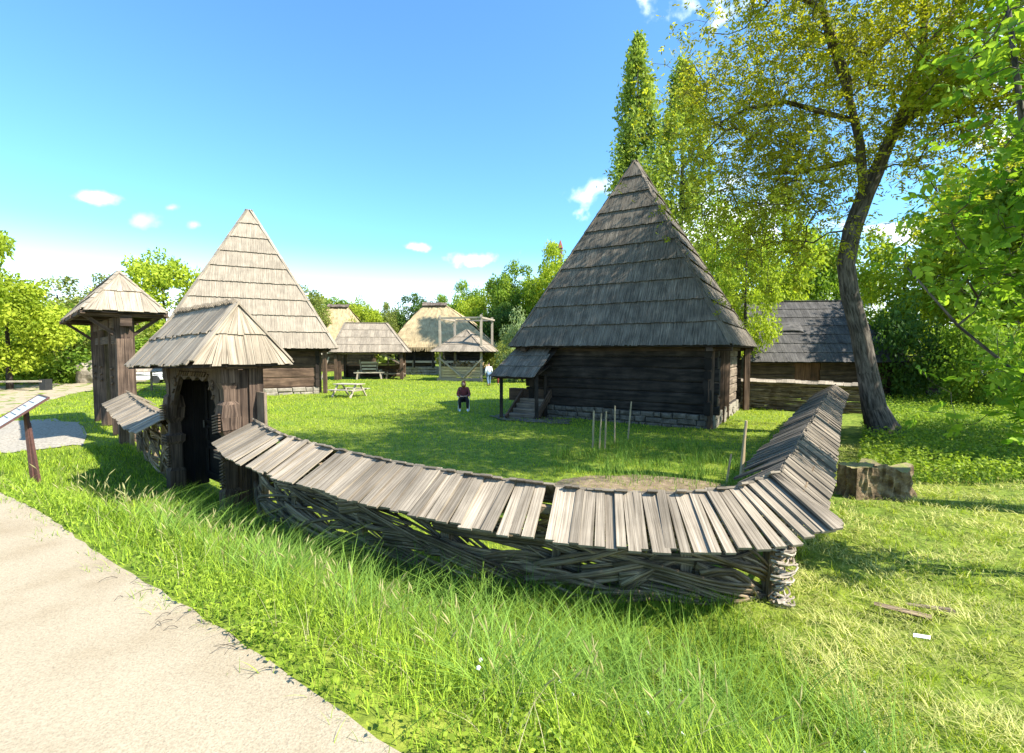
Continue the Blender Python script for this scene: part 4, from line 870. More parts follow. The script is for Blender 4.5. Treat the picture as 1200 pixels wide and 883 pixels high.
# ------------------------------------------------------------------ foliage tools
def unit(v): return v/np.maximum(np.linalg.norm(v, axis=-1, keepdims=True), 1e-9)
def leaves(name, P, A, Nn, L, W, tone, mat, parent):
    Sd = unit(np.cross(A, Nn)); n = len(P); L = np.broadcast_to(L, n)[:, None]; W = np.broadcast_to(W, n)[:, None]
    V = np.stack([P, P+A*L*.42+Sd*W*.5-Nn*W*.08, P+A*L, P+A*L*.42-Sd*W*.5-Nn*W*.08], 1).reshape(-1, 3)
    F = np.arange(n*4).reshape(-1, 4); return npmesh(name, V, F, mat, parent, tone=tone)
def randdir(n, zb=0, zs=1):
    v = rng.normal(size=(n, 3)); v[:, 2] = v[:, 2]*zs+zb; return unit(v)
def blades(name, P, H, Wd, lean, mat, tone, bend=.6, seg=4, ang=None, label=None, cat=None, kind='stuff'):
    n = len(P); a = rng.uniform(0, 2*np.pi, n) if ang is None else ang; d = np.stack([np.cos(a), np.sin(a), np.zeros(n)], 1)
    b = a+np.pi/2+rng.uniform(-.6, .6, n); sd = np.stack([np.cos(b), np.sin(b), np.zeros(n)], 1)
    rows = []
    for k in range(seg):
        t = k/seg; off = lean*(t*.35+bend*t*t); z = H*(t-.32*lean*t*t*bend)
        c = P+d*(off*H)[:, None]+np.array([0, 0, 1])*z[:, None]; wd = (Wd*(1-t*.75))[:, None]*.5
        rows += [c-sd*wd, c+sd*wd]
    t = 1; tip = P+d*((lean*(.35+bend))*H)[:, None]+np.array([0, 0, 1])*(H*(1-.32*lean*bend))[:, None]
    m = seg*2+2; V = np.stack(rows+[tip, tip+sd*.0005], 1)
    base = (np.arange(n)*m)[:, None]; F = []
    for k in range(seg): F.append(base+np.array([[2*k, 2*k+1, 2*k+3, 2*k+2]]))
    F = np.stack(F, 1).reshape(-1, 4); o = npmesh(name, V.reshape(-1, 3), F, mat, tone=np.repeat(tone, seg)); tag(o, label, cat, kind=kind); return o
def growtree(limbs, targets, step=.5, sag=.06, jit=.1):
    """limbs: list of (points, radii). returns pos, parent, minr, paths"""
    pos = []; par = []; mr = []; paths = []
    for pts, rad in limbs:
        st = None
        if pos:
            Pn = np.array(pos); st = int(np.argmin(np.linalg.norm(Pn-np.array(pts[0]), axis=1)))
        pth = [] if st is None else [st]
        for p, r_ in zip(pts, rad):
            pos.append(tuple(p)); par.append(pth[-1] if pth else -1); mr.append(r_); pth.append(len(pos)-1)
        paths.append((0, pth))
    for lvl, T, keep in targets:
        T = np.asarray(T); Pn = np.array(pos); dist = np.array([np.linalg.norm(Pn-t, axis=1).min() for t in T]); T = T[np.argsort(dist)]
        for t in T:
            Pn = np.array(pos) if False else Pn
            d = np.linalg.norm(Pn-t, axis=1)+np.maximum(0, Pn[:, 2]-t[2])*.5; i = int(np.argmin(d)); p0 = Pn[i]; L = np.linalg.norm(t-p0)
            if L < .05: continue
            k = max(2, int(L/step)); pth = [i]; side = rng.normal(size=3)*jit*L; new = []
            for j in range(1, k+1):
                u = j/k; q = p0+(t-p0)*u+side*math.sin(math.pi*u)+np.array([0, 0, sag*L*math.sin(math.pi*u)])+rng.normal(size=3)*jit*.12*L*(u < 1)
                pos.append(tuple(q)); par.append(pth[-1]); mr.append(keep); pth.append(len(pos)-1); new.append(q)
            Pn = np.vstack([Pn, np.array(new)]); paths.append((lvl, pth))
    return np.array(pos), par, np.array(mr), paths
def treemesh(name, pos, par, mr, paths, mat, parent, expo=2.4, nseg=(12, 7, 4), gain=1.0):
    acc = np.zeros(len(pos)); r = mr.copy()
    for i in range(len(pos)-1, -1, -1):
        r[i] = max(mr[i], acc[i]**(1/expo)*gain if acc[i] > 0 else mr[i])
        if par[i] >= 0: acc[par[i]] += r[i]**expo*.9
    for i in range(len(pos)): 
        if mr[i] > .06: r[i] = mr[i]
        if par[i] >= 0: r[i] = min(r[i], r[par[i]])
    mb = MB()
    for lvl, pth in paths:
        if len(pth) < 2: continue
        rr = [r[q] for q in pth]; rr[0] = min(rr[0], rr[1]*1.3)
        mb.tube([pos[q] for q in pth], rr, nseg[min(lvl, len(nseg)-1)], tone=.5, jit=.06 if lvl == 0 else 0)
    return mb.build(name, mat, parent, smooth=True)
def ellips(n, c, r, power=.45):
    v = randdir(n)*rng.uniform(0, 1, n)[:, None]**power; return np.array(c)+v*np.array(r)

# ---- big leaning tree
wt = thing('walnut_tree', 'big leaning tree with thick curved trunk and open yellow-green crown', 'tree', (11.35, 14.5, 0))
trunk = ([(11.45, 14.5, -.1), (11.3, 14.5, .3), (11.05, 14.5, .9), (10.75, 14.45, 2.0), (10.45, 14.4, 3.2), (10.1, 14.4, 4.3), (9.95, 14.4, 5.2), (10.1, 14.4, 6.2), (10.45, 14.4, 7.2), (10.75, 14.4, 7.9)], [.60, .43, .32, .275, .25, .24, .24, .235, .225, .21])
limbs = [trunk,
 ([(10.95, 14.4, 8.4), (11.5, 14.3, 9.8), (11.8, 14.2, 11.2), (11.7, 14.1, 13.0), (12.0, 14, 15)], [.17, .14, .11, .08, .05]),
 ([(10.4, 14.4, 7.4), (10.1, 14.2, 8.6), (9.6, 14, 9.8), (8.8, 13.8, 11.4), (8.2, 13.6, 13.2), (7.9, 13.4, 14.6)], [.13, .11, .09, .07, .05, .04]),
 ([(9.9, 14.1, 9.2), (9.0, 14.2, 9.5), (8.0, 14.4, 9.9), (7.0, 14.6, 9.8), (6.2, 14.6, 9.4)], [.08, .07, .06, .045, .03]),
 ([(9.5, 13.9, 10.2), (8.4, 13.4, 11.8), (6.9, 13.0, 12.2), (5.9, 12.8, 12.6)], [.10, .08, .06, .04]),
 ([(11.3, 14.3, 9.2), (12.4, 13.8, 10.0), (13.6, 13.4, 11.0), (14.6, 13.2, 12.4)], [.15, .12, .1, .06]),
 ([(11.7, 14.2, 11.0), (12.9, 14.6, 12.4), (14.0, 15, 13.8)], [.12, .1, .06]),
 ([(10.1, 14.3, 8.2), (9.2, 15.2, 8.2), (8.2, 16.0, 8.4)], [.09, .07, .05])]
T1 = np.vstack([ellips(100, (8.7, 14.6, 11.0), (3.7, 4.0, 4.4)), ellips(70, (12.4, 14.4, 11.8), (3.8, 4.0, 3.8)), ellips(34, (7.9, 15.0, 7.4), (2.0, 2.0, 2.2)), ellips(10, (12.8, 14, 8.6), (2, 2, 1.3))])
T2 = np.repeat(T1, 7, 0)+rng.normal(size=(len(T1)*7, 3))*np.array([.85, .85, .7])
pos, par, mr, paths = growtree(limbs, [(1, T1, .012), (2, T2, .006)], step=.45, jit=.12)
treemesh('trunk', pos, par, mr, paths, M['bark'], wt)
def sprays(paths, pos, lvlmin, per, spread, Ls, droop=.3, groupn=5, rachis=.22):
    C = []
    for lvl, pth in paths:
        if lvl < lvlmin: continue
        for q in pth[len(pth)//2:]: C.append(pos[q])
    C = np.array(C); C = np.repeat(C, per, 0)+rng.normal(size=(len(C)*per, 3))*spread
    ax = randdir(len(C)); ax[:, 2] = ax[:, 2]*.5-droop; ax = unit(ax); up = unit(randdir(len(C), .9))
    sd = unit(np.cross(ax, up)); P = []; A = []; Nn = []
    for k in range(groupn):
        u = (k+1)/groupn; s_ = 1 if k % 2 else -1
        if k == groupn-1: s_ = 0
        P.append(C+ax*(rachis*u)); A.append(unit(ax*.7+sd*s_*.8+randdir(len(C))*.2)); Nn.append(unit(up+randdir(len(C))*.35))
    P = np.vstack(P); A = np.vstack(A); Nn = np.vstack(Nn); n = len(P)
    t0 = np.tile(rng.uniform(0, 1, len(C)), groupn); return P, A, Nn, Ls*rng.uniform(.7, 1.25, n), np.clip(t0+rng.normal(size=n)*.12, 0, 1)
P, A, Nn, Ls, tn = sprays(paths, pos, 1, 4, .28, .13, droop=.35)
print('walnut leaves', len(P))
leaves('crown', P, A, Nn, Ls, Ls*.42, tn, M['leaf_walnut'], wt)

# ---- near leafy shrub-tree hanging in from the right
et = thing('elder_tree', 'young broad-leaved tree with thin stems hanging in at the right edge', 'tree', (6.4, 4.9, gzf(6.4, 4.9)))
limbs = [([(6.6, 5.0, .1), (6.5, 5.0, .9), (6.2, 5.0, 1.8), (5.9, 5.0, 2.8), (5.6, 5.05, 3.9), (5.3, 5.1, 5.0), (5.1, 5.1, 6.1)], [.07, .06, .05, .042, .035, .028, .02]),
 ([(6.5, 5.0, .7), (6.3, 4.7, 1.8), (6.0, 4.6, 3.0), (5.6, 4.6, 4.4), (5.4, 4.6, 5.8)], [.04, .035, .03, .022, .015]),
 ([(6.3, 5.0, 1.6), (5.8, 5.3, 2.2), (5.2, 5.6, 2.9), (4.75, 5.8, 3.6)], [.025, .02, .015, .01]),
 ([(6.4, 4.9, 1.4), (5.8, 4.8, 1.75), (5.3, 4.8, 2.1)], [.02, .015, .01])]
T1 = np.vstack([ellips(34, (5.7, 5.0, 5.3), (1.05, .8, 1.7), .4), ellips(26, (6.1, 5.0, 3.6), (.9, .8, 1.0), .4), ellips(16, (5.7, 4.9, 2.1), (.75, .6, .4), .4), ellips(10, (5.3, 5.4, 3.6), (.45, .5, .9), .4)])
T2 = np.repeat(T1, 5, 0)+rng.normal(size=(len(T1)*5, 3))*np.array([.24, .24, .24])
pos, par, mr, paths = growtree(limbs, [(1, T1, .006), (2, T2, .003)], step=.2, jit=.1)
treemesh('trunk', pos, par, mr, paths, M['bark'], et, nseg=(8, 5, 4))
P, A, Nn, Ls, tn = sprays(paths, pos, 1, 1, .06, .115, droop=.15, groupn=5, rachis=.16)
print('elder leaves', len(P))
# two-segment leaves for the near tree
def leaves2(name, P, A, Nn, L, W, tone, mat, parent):
    Sd = unit(np.cross(A, Nn)); Nn = unit(np.cross(Sd, A)); L = L[:, None]; W = W[:, None]
    rowsL = [P, P+A*L*.25+Sd*W*.40+Nn*W*.12, P+A*L*.55+Sd*W*.5+Nn*W*.12, P+A*L*.85+Sd*W*.22, P+A*L-Nn*L*.1]
    mid = [P, P+A*L*.25, P+A*L*.55, P+A*L*.85-Nn*L*.03, P+A*L-Nn*L*.1]
    rowsR = [P, P+A*L*.25-Sd*W*.40+Nn*W*.12, P+A*L*.55-Sd*W*.5+Nn*W*.12, P+A*L*.85-Sd*W*.22, P+A*L-Nn*L*.1]
    V = np.stack(rowsL+mid+rowsR, 1).reshape(-1, 3); n = len(P); base = (np.arange(n)*15)[:, None]; F = []
    for k in range(4): F.append(base+np.array([[5+k, 6+k, 1+k, 0+k]])); F.append(base+np.array([[10+k, 11+k, 6+k, 5+k]]))
    F = np.stack(F, 1).reshape(-1, 4); return npmesh(name, V, F, mat, parent, tone=np.repeat(tone, 8), smooth=True)
leaves2('crown', P, A, Nn, Ls, Ls*.5, tn, M['leaf_elder'], et)

# ---- background tree kinds
def crownpts(n, R3, clumps, cs, base=.0, bottom=.25, shell=.6):
    v = randdir(clumps); rr = rng.uniform(shell, 1, clumps)[:, None]; C = v*rr*np.array(R3)
    C *= (1+.18*np.sin(v[:, :1]*5+v[:, 1:2]*4)+.12*np.sin(v[:, 2:3]*7+v[:, :1]*3)); q_ = np.linalg.norm(C/np.array(R3), axis=1, keepdims=True); C = np.where(q_ > 1, C/q_, C); C[:, 2] = np.maximum(C[:, 2], -R3[2]*.8)
    k = rng.integers(0, clumps, n); sz = rng.uniform(.6, 1.3, clumps)*cs
    d = randdir(n)*rng.uniform(.2, 1, n)[:, None]**.5; P = C[k]+d*sz[k][:, None]*np.array([1, 1, .72])
    tc_ = rng.uniform(.15, .85, clumps)[k]; return P, d, np.clip(tc_+rng.normal(size=n)*.18, 0, 1), C
def make_kind(name, cat, R3, zc, n, clumps, cs, leafL, mat, trunkr=.22, loc0=(0, 0, -200), bark='bark_dark', shell=.6):
    root = thing(name, name.replace('_', ' '), cat, (0, 0, 0))
    P, d, tn, C = crownpts(n, R3, clumps, cs, shell=shell); P = P+np.array([0, 0, zc])
    A = unit(randdir(n)+d*.6+np.array([0, 0, -.25])); Nn = unit(d*1.0+randdir(n)*.7+np.array([0, 0, .35]))
    leaves('crown', P, A, Nn, leafL*rng.uniform(.6, 1.3, n), leafL*.6*rng.uniform(.7, 1.2, n), tn, mat, root)
    limbs = [([(0, 0, -.1), (.05, 0, zc*.3), (-.05, .05, zc*.6), (.05, 0, zc*.95), (0, .1, zc+R3[2]*.55)], [trunkr*1.3, trunkr, trunkr*.85, trunkr*.6, trunkr*.25])]
    T = C[rng.choice(clumps, min(clumps, 26), replace=False)]*.92+np.array([0, 0, zc])
    pos, par, mr, paths = growtree(limbs, [(1, T, .02)], step=.9, jit=.08)
    treemesh('trunk', pos, par, mr, paths, M[bark], root, nseg=(8, 5, 4)); return root
kinds = {}
kinds['broad'] = make_kind('broadleaf_tree', 'tree', (4.2, 4.2, 4.0), 6.6, 16000, 75, 1.25, .34, M['leaf_green'])
kinds['round'] = make_kind('broadleaf_tree', 'tree', (4.4, 4.4, 3.6), 5.4, 15000, 60, 1.4, .34, M['leaf_bright'], shell=.75)
kinds['loose'] = make_kind('broadleaf_tree', 'tree', (3.8, 3.8, 4.6), 7.0, 9000, 70, 1.0, .30, M['leaf_olive'])
kinds['shrub'] = make_kind('shrub', 'shrub', (2.6, 2.4, 1.9), 1.9, 8000, 40, .9, .22, M['leaf_olive'], trunkr=.07)
used = set()
def place(kind, name, label, x, y, h, wid, mat, rot=None, cat='tree', group=None):
    proto = kinds[kind]; top = {'broad': 11.6, 'round': 9.9, 'loose': 12.4, 'shrub': 4.3}[kind]; hw_ = {'broad': 5.0, 'round': 5.3, 'loose': 4.4, 'shrub': 3.1}[kind]
    r = proto if kind not in used else copy_tree(proto); used.add(kind); r.name = name
    r.location = (x, y, gzf(x, y)); r.rotation_euler = (0, 0, random.uniform(0, 6.28) if rot is None else rot); r.scale = (wid/2/hw_, wid/2/hw_, h/top)
    r['label'] = label; r['category'] = cat
    if group: r['group'] = group
    elif 'group' in r: del r['group']
    for c in r.children:
        if c.name.startswith('crown'): c.material_slots[0].link = 'OBJECT'; c.material_slots[0].material = M[mat]
    return r
def PX(px, top, D, wpx):
    """helper: pixel column, top row, distance, width in pixels -> x,y,h,w in metres"""
    return (px-600)/560*D, D, CAMZ+(412-top)/560*D, wpx/560*D
GB = 'trees behind the farmyard'
T = [
 ('broad', 'broadleaf_tree', 'tall bright green tree cut by the left edge', *PX(-62, 225, 28, 140), 'leaf_bright'),
 ('round', 'broadleaf_tree', 'low lime green tree at the left edge by the boulder', *PX(10, 320, 33, 140), 'leaf_bright'),
 ('loose', 'broadleaf_tree', 'dull green treetops just right of the lime tree at left', *PX(70, 318, 52, 120), 'leaf_olive'),
 ('loose', 'broadleaf_tree', 'olive tree right behind the tall gateway roof', *PX(128, 312, 56, 90), 'leaf_olive'),
 ('round', 'broadleaf_tree', 'large rounded bright tree between the gateway and the pale pyramid roof', *PX(195, 294, 52, 130), 'leaf_bright'),
 ('loose', 'broadleaf_tree', 'half bare thin tree on the right slope of the pale pyramid roof', *PX(362, 326, 62, 62), 'leaf_olive'),
 ('broad', 'broadleaf_tree', 'small green tree behind the far thatched roof at left', *PX(395, 346, 75, 60), 'leaf_green'),
 ('round', 'broadleaf_tree', 'round yellow-green tree above the cart shed', *PX(425, 348, 66, 50), 'leaf_bright'),
 ('broad', 'broadleaf_tree', 'dull tree between the round bright one and the thatched roof', *PX(455, 352, 72, 40), 'leaf_olive'),
 ('broad', 'broadleaf_tree', 'dark green tree behind the left end of the thatched roof', *PX(487, 341, 74, 60), 'leaf_dark'),
 ('broad', 'broadleaf_tree', 'mid green tree straight above the thatched ridge', *PX(520, 343, 80, 60), 'leaf_green'),
 ('broad', 'broadleaf_tree', 'tree with a taller dark top right of the thatched ridge', *PX(545, 326, 72, 52), 'leaf_green'),
 ('round', 'broadleaf_tree', 'bright tree behind the hay shelter poles', *PX(568, 335, 68, 70), 'leaf_bright'),
 ('broad', 'broadleaf_tree', 'tall full tree left of the big dark roof', *PX(603, 303, 62, 78), 'leaf_green'),
 ('broad', 'broadleaf_tree', 'tallest tree against the left slope of the big dark roof', *PX(650, 281, 58, 92), 'leaf_bright'),
 ('broad', 'broadleaf_tree', 'shaded tree low behind the hay shelter', *PX(590, 352, 56, 70), 'leaf_dark'),
 ('shrub', 'shrub', 'pale feathery bush beside the porch roof', *PX(612, 362, 40, 62), 'leaf_pale'),
 ('shrub', 'shrub', 'pale grey-green bush behind the walking man', *PX(590, 392, 45, 50), 'leaf_olive'),
 ('loose', 'broadleaf_tree', 'loose tall tree right of the big roof apex', *PX(838, 215, 40, 90), 'leaf_bright'),
 ('loose', 'broadleaf_tree', 'bright loose tree behind the barn left end', *PX(893, 205, 36, 125), 'leaf_bright'),
 ('loose', 'broadleaf_tree', 'bright small tree between the big roof and the barn', *PX(872, 245, 26, 90), 'leaf_bright'),
 ('broad', 'broadleaf_tree', 'green tree behind the barn ridge', *PX(945, 262, 44, 110), 'leaf_green'),
 ('loose', 'broadleaf_tree', 'airy yellow-green tree right beside the leaning trunk', *PX(1055, 245, 33, 120), 'leaf_bright'),
 ('loose', 'broadleaf_tree', 'taller yellow-green tree farther right of the leaning trunk', *PX(1100, 205, 30, 160), 'leaf_bright'),
 ('loose', 'broadleaf_tree', 'large tree behind the hanging leaves at right', *PX(1175, 150, 27, 190), 'leaf_bright'),
 ('broad', 'broadleaf_tree', 'tree at the far right edge behind the young tree', *PX(1240, 120, 24, 180), 'leaf_green'),
 ('shrub', 'shrub', 'dark glossy bush against the shaded shed', *PX(1060, 345, 26, 110), 'leaf_dark'),
 ('shrub', 'shrub', 'green bush in front of the shaded shed right half', *PX(1150, 352, 22, 120), 'leaf_green'),
 ('shrub', 'shrub', 'wide green bush by the far path right of the boulder', *PX(62, 358, 40, 150), 'leaf_green'),
 ('shrub', 'shrub', 'broad green bush at the left edge behind the boulder', *PX(10, 350, 41, 130), 'leaf_bright'),
 ('shrub', 'shrub', 'olive bush left of the tall gateway posts', *PX(110, 356, 45, 130), 'leaf_olive'),
 ('shrub', 'shrub', 'green bush seen through the tall gateway', *PX(165, 370, 48, 110), 'leaf_green'),
 ('shrub', 'shrub', 'green hedge bush right behind the curved fence', *PX(215, 375, 50, 110), 'leaf_green'),
]
for a in T: place(*a, cat='shrub' if a[1] == 'shrub' else 'tree', group=GB if a[1] != 'shrub' else 'shrubs around the farmyard')
kinds['near'] = make_kind('broadleaf_tree', 'tree', (4.2, 4.2, 3.4), 10.6, 26000, 75, 1.0, .15, M['leaf_bright'], shell=.35)
used.add('near'); r = kinds['near']; r.location = (13.2, 10.2, gzf(13.2, 10.2)); r['label'] = 'high airy crown reaching in at the top right corner'
r2 = copy_tree(r); r2.location = (10.0, 6.9, 0); r2.scale = (1.0, 1.0, 1.35); r2.rotation_euler = (0, 0, 2); r2['label'] = 'tall airy tree outside the right edge whose crown shades the lawn'  # added out of view so its crown shades the lawn
place('broad', 'broadleaf_tree', 'unseen tree added outside the right edge to cast shade', 19.5, 9.5, 12, 8, 'leaf_green', cat='tree', group=GB)  # out-of-view tree added for the shade it casts
# poplars
def poplar(label, x, y, h, wbase, seed):
    root = thing('poplar_tree', label, 'tree', (x, y, 0), 'tall poplars behind the big roof')
    n = 24000; clumps = 120; zz = rng.uniform(.10, 1, clumps); prof = np.sin(np.clip(zz, 0, 1)**.75*np.pi)**.6*(1-.25*zz)
    a = rng.uniform(0, 2*np.pi, clumps); rr = wbase*prof*rng.uniform(.35, 1.0, clumps); C = np.stack([np.cos(a)*rr, np.sin(a)*rr, zz*h*.97], 1)
    k = rng.integers(0, clumps, n); P = C[k]+rng.normal(size=(n, 3))*np.array([.36, .36, .95])*(.5+.7*prof[k])[:, None]
    P = P+np.array([x, y, 0]); A = unit(randdir(n)+np.array([0, 0, .5])); Nn = unit(randdir(n)+np.stack([np.cos(a[k]), np.sin(a[k]), 0*k], 1)*.8)
    leaves('crown', P, A, Nn, .36*rng.uniform(.6, 1.2, n), .24*rng.uniform(.7, 1.2, n), np.clip(rng.uniform(.1, .9, clumps)[k]+rng.normal(size=n)*.15, 0, 1), M['leaf_poplar'], root)
    limbs = [([(x, y, -.1), (x, y, h*.3), (x+.1, y, h*.6), (x, y, h*.95)], [.35, .28, .18, .04])]; T_ = C[rng.choice(clumps, 40, replace=False)]+np.array([x, y, 0])
    pos, par, mr, paths = growtree(limbs, [(1, T_, .02)], step=1.2, jit=.05); treemesh('trunk', pos, par, mr, paths, M['bark_dark'], root, nseg=(8, 4))
poplar('slender poplar left of the big roof apex', 11.5, 45, 31.5, 3.2, 1)
poplar('broader poplar right of the big roof apex', 16.3, 47, 30.5, 4.2, 2)
# far woodland mass closing the horizon
n = 60000; ang = rng.uniform(-1.15, 1.15, n); Dm = rng.uniform(95, 130, n); X = np.tan(ang)*100*Dm/110; hh = 9+3*np.sin(X*.11)+2*np.sin(X*.31+1)+1.2*np.sin(X*.7)
P = np.stack([X, Dm+rng.normal(size=n)*2, rng.uniform(0, 1, n)*hh], 1); A = randdir(n); Nn = unit(randdir(n)+np.array([0, -.6, .5]))
wd = leaves('far_woodland', P, A, Nn, rng.uniform(.9, 1.9, n), rng.uniform(.8, 1.4, n), np.clip(.5+.3*np.sin(X*.25)+rng.normal(size=n)*.15, 0, 1), M['leaf_olive'], None); tag(wd, 'distant woodland closing the view behind the farmyard', 'woodland', kind='stuff')

# ------------------------------------------------------------------ grass
HOUSES = [[tuple(F1(*q, 0))[:2] for q in ((-.1, -.1), (Lw+.1, -.1), (Lw+.1, D1), (-.1, D1))], [tuple(F2(*q, 0))[:2] for q in ((-3.8, -3.8), (3.8, -3.8), (3.8, 3.8), (-3.8, 3.8))], [tuple(F3(*q, 0))[:2] for q in ((-3.3, -1.4), (3.2, -1.4), (3.2, 4), (-3.3, 4))]]
fl = [(p.x, p.y) for p in lnF.P[::6]]+[(p.x, p.y) for p in lnS.P[::6]]
def sa(x, y): px, py = x+.5, y-2.05; return px*NX+py*NY, px*AX+py*AY
FLN = np.array(fl)
def fdist(x, y): return np.sqrt(((x[:, None]-FLN[None, :, 0])**2+(y[:, None]-FLN[None, :, 1])**2).min(1))
YARD = [tuple(q) for q in fl]+[(12.5, 60), (-60, 60), (-30, 30), (-15.4, 17.8), (-10.9, 13.5), (-6.4, 9.2)]
def keep(x, y):
    k = ~in_poly(x, y, PATHPOLY)
    for h in HOUSES: k &= ~in_poly(x, y, h)
    k &= ~in_poly(x, y, GRAV); return k
def mk(n, bx, dens=None):
    x = rng.uniform(bx[0], bx[1], n); y = rng.uniform(bx[2], bx[3], n); return x, y
# verge: long grass between path and fence
x, y = mk(330000, (-14, 4.2, 1.2, 13)); s_, a_ = sa(x, y)
vis = (np.abs(x) < y*1.15+.6)
k = (s_ > -.5) & (s_ < 4.5) & keep(x, y) & ~in_poly(x, y, YARD) & vis & (a_ < 15); x, y, s_, a_ = x[k], y[k], s_[k], a_[k]
right = x > 2.15+np.maximum(0, (3.4-y))*.25
k = ~right & (rng.uniform(0, 1, len(x)) < np.clip(3.6/np.hypot(x, y), .16, 1)**1.1); x, y, s_, a_ = x[k], y[k], s_[k], a_[k]
d = fdist(x, y); patch = .5+.5*np.sin(x*2.3+y*1.1)*np.sin(y*2.9-x*.7)
H = (.08+.17*sm(.05, .7, s_)+.13*sm(.7, 1.2, s_)*patch*(1-sm(1.3, 1.9, s_))-.04*sm(1.3, 1.9, s_)*(1-.9*(patch > .6)))*rng.uniform(.55, 1.3, len(x))
H *= 1-.45*sm(5.0, 8, a_)
P = np.stack([x, y, gz(x, y)-.01], 1)
tn = np.clip(.55+.25*(patch-.5)+rng.normal(size=len(x))*.28-.2*sm(1.3, 2.3, s_), 0, 1)
print('verge', len(x)); W_ = rng.uniform(.0035, .0095, len(x))*np.clip(np.hypot(x, y)/4, 1, 2.2)
blades('long_grass', P, H, W_, rng.uniform(.15, 1.1, len(x)), M['grass_long'], tn, bend=.75, seg=4, label='long bright grass growing between the path and the woven fence', cat='grass')
# tussocks of tall arching blades near the fence
m = 200; tx, ty = mk(m*6, (-4.5, 2.6, 2.2, 7.2)); ts, ta = sa(tx, ty); k = (ts > .6) & (ts < 2.15) & (~in_poly(tx, ty, YARD)) & (fdist(tx, ty) > .42); tx, ty = tx[k][:m], ty[k][:m]
x = np.repeat(tx, 34)+rng.normal(size=len(tx)*34)*.05; y = np.repeat(ty, 34)+rng.normal(size=len(tx)*34)*.05
blades('arching_grass', np.stack([x, y, gz(x, y)-.01], 1), rng.uniform(.25, .6, len(x)), rng.uniform(.006, .011, len(x)), rng.uniform(.4, 1.5, len(x)), M['grass_weed'], rng.uniform(.2, 1, len(x)), bend=.8, seg=6, label='tall arching grass tufts leaning against the woven fence', cat='grass')
x, y = mk(5200, (-9, 2.6, 1.8, 9)); s_, a_ = sa(x, y); k = (s_ > .1) & (s_ < 2.3) & ~in_poly(x, y, YARD) & (rng.uniform(0, 1, len(x)) < np.clip(3/np.hypot(x, y), .1, 1)); x, y = x[k], y[k]; n = len(x)
blades('dry_stems', np.stack([x, y, gz(x, y)-.01], 1), rng.uniform(.10, .34, n), rng.uniform(.0025, .0045, n), rng.uniform(.1, 1.6, n), leafmat('straw', (.30, .24, .11), (.52, .46, .26), trans=.2), rng.uniform(0, 1, n), bend=.6, seg=5, label='dry straw stems scattered through the long grass', cat='grass')
# flowering grass heads
m_ = 420; x, y = mk(m_*5, (-6, 2.4, 2, 7)); s_, a_ = sa(x, y); k = (s_ > .4) & (s_ < 1.6) & ~in_poly(x, y, YARD); x, y = x[k][:m_], y[k][:m_]; mb = MB()
for X_, Y_ in zip(x, y):
    z = gzf(X_, Y_); h_ = random.uniform(.22, .46); lx_, ly_ = random.uniform(-.12, .12), random.uniform(-.12, .12)
    mb.tube([(X_, Y_, z), (X_+lx_*.4, Y_+ly_*.4, z+h_*.6), (X_+lx_, Y_+ly_, z+h_)], [.0016, .0013, .001], 3, tone=.6); mb.tube([(X_+lx_, Y_+ly_, z+h_), (X_+lx_*1.2, Y_+ly_*1.2, z+h_+.03), (X_+lx_*1.5, Y_+ly_*1.5, z+h_+.07)], [.002, .006, .001], 4, tone=.9)
o = mb.build('seed_heads', leafmat('seed', (.24, .26, .08), (.50, .46, .22), trans=.5)); tag(o, 'slender flowering grass heads standing above the verge', 'grass', kind='stuff')
x, y = mk(60000, (-10, 2.5, 1.0, 9)); s_, a_ = sa(x, y); k = (s_ > -.16-.08*np.sin(x*7)) & (s_ < .06) & (rng.uniform(0, 1, len(x)) < .5+.5*np.sin(x*3.1+1)*np.sin(x*8.3)); x, y = x[k], y[k]; n = len(x)
blades('edge_grass', np.stack([x, y, gz(x, y)+.005], 1), rng.uniform(.02, .09, n), rng.uniform(.003, .006, n), rng.uniform(.4, 1.8, n), M['grass_long'], rng.uniform(.2, 1, n), seg=3, label='short grass creeping over the edge of the path', cat='grass')
# clover and weeds low along the path edge
x, y = mk(130000, (-10, 3.5, 1.0, 9)); s_, a_ = sa(x, y); k = (s_ > -.5) & ~in_poly(x, y+.04, PATHPOLY) & (s_ < 1.1+.7*np.sin(x*3)) & (rng.uniform(0, 1, len(x)) < np.clip(2.6/np.hypot(x, y), .1, 1)) & (rng.uniform(0, 1, len(x)) < .25+.75*(np.sin(x*4+y*3) > -.1)); x, y = x[k], y[k]; n = len(x)
P = np.stack([x, y, gz(x, y)+rng.uniform(.01, .14, n)], 1); print('clover', n)
o = leaves('ground_weeds', P, unit(randdir(n, 0, .35)), unit(randdir(n, 1.8)), rng.uniform(.018, .045, n), rng.uniform(.014, .03, n), rng.uniform(0, 1, n), M['leaf_clover'], None); tag(o, 'low leafy weeds along the edge of the path', 'weeds', kind='stuff')
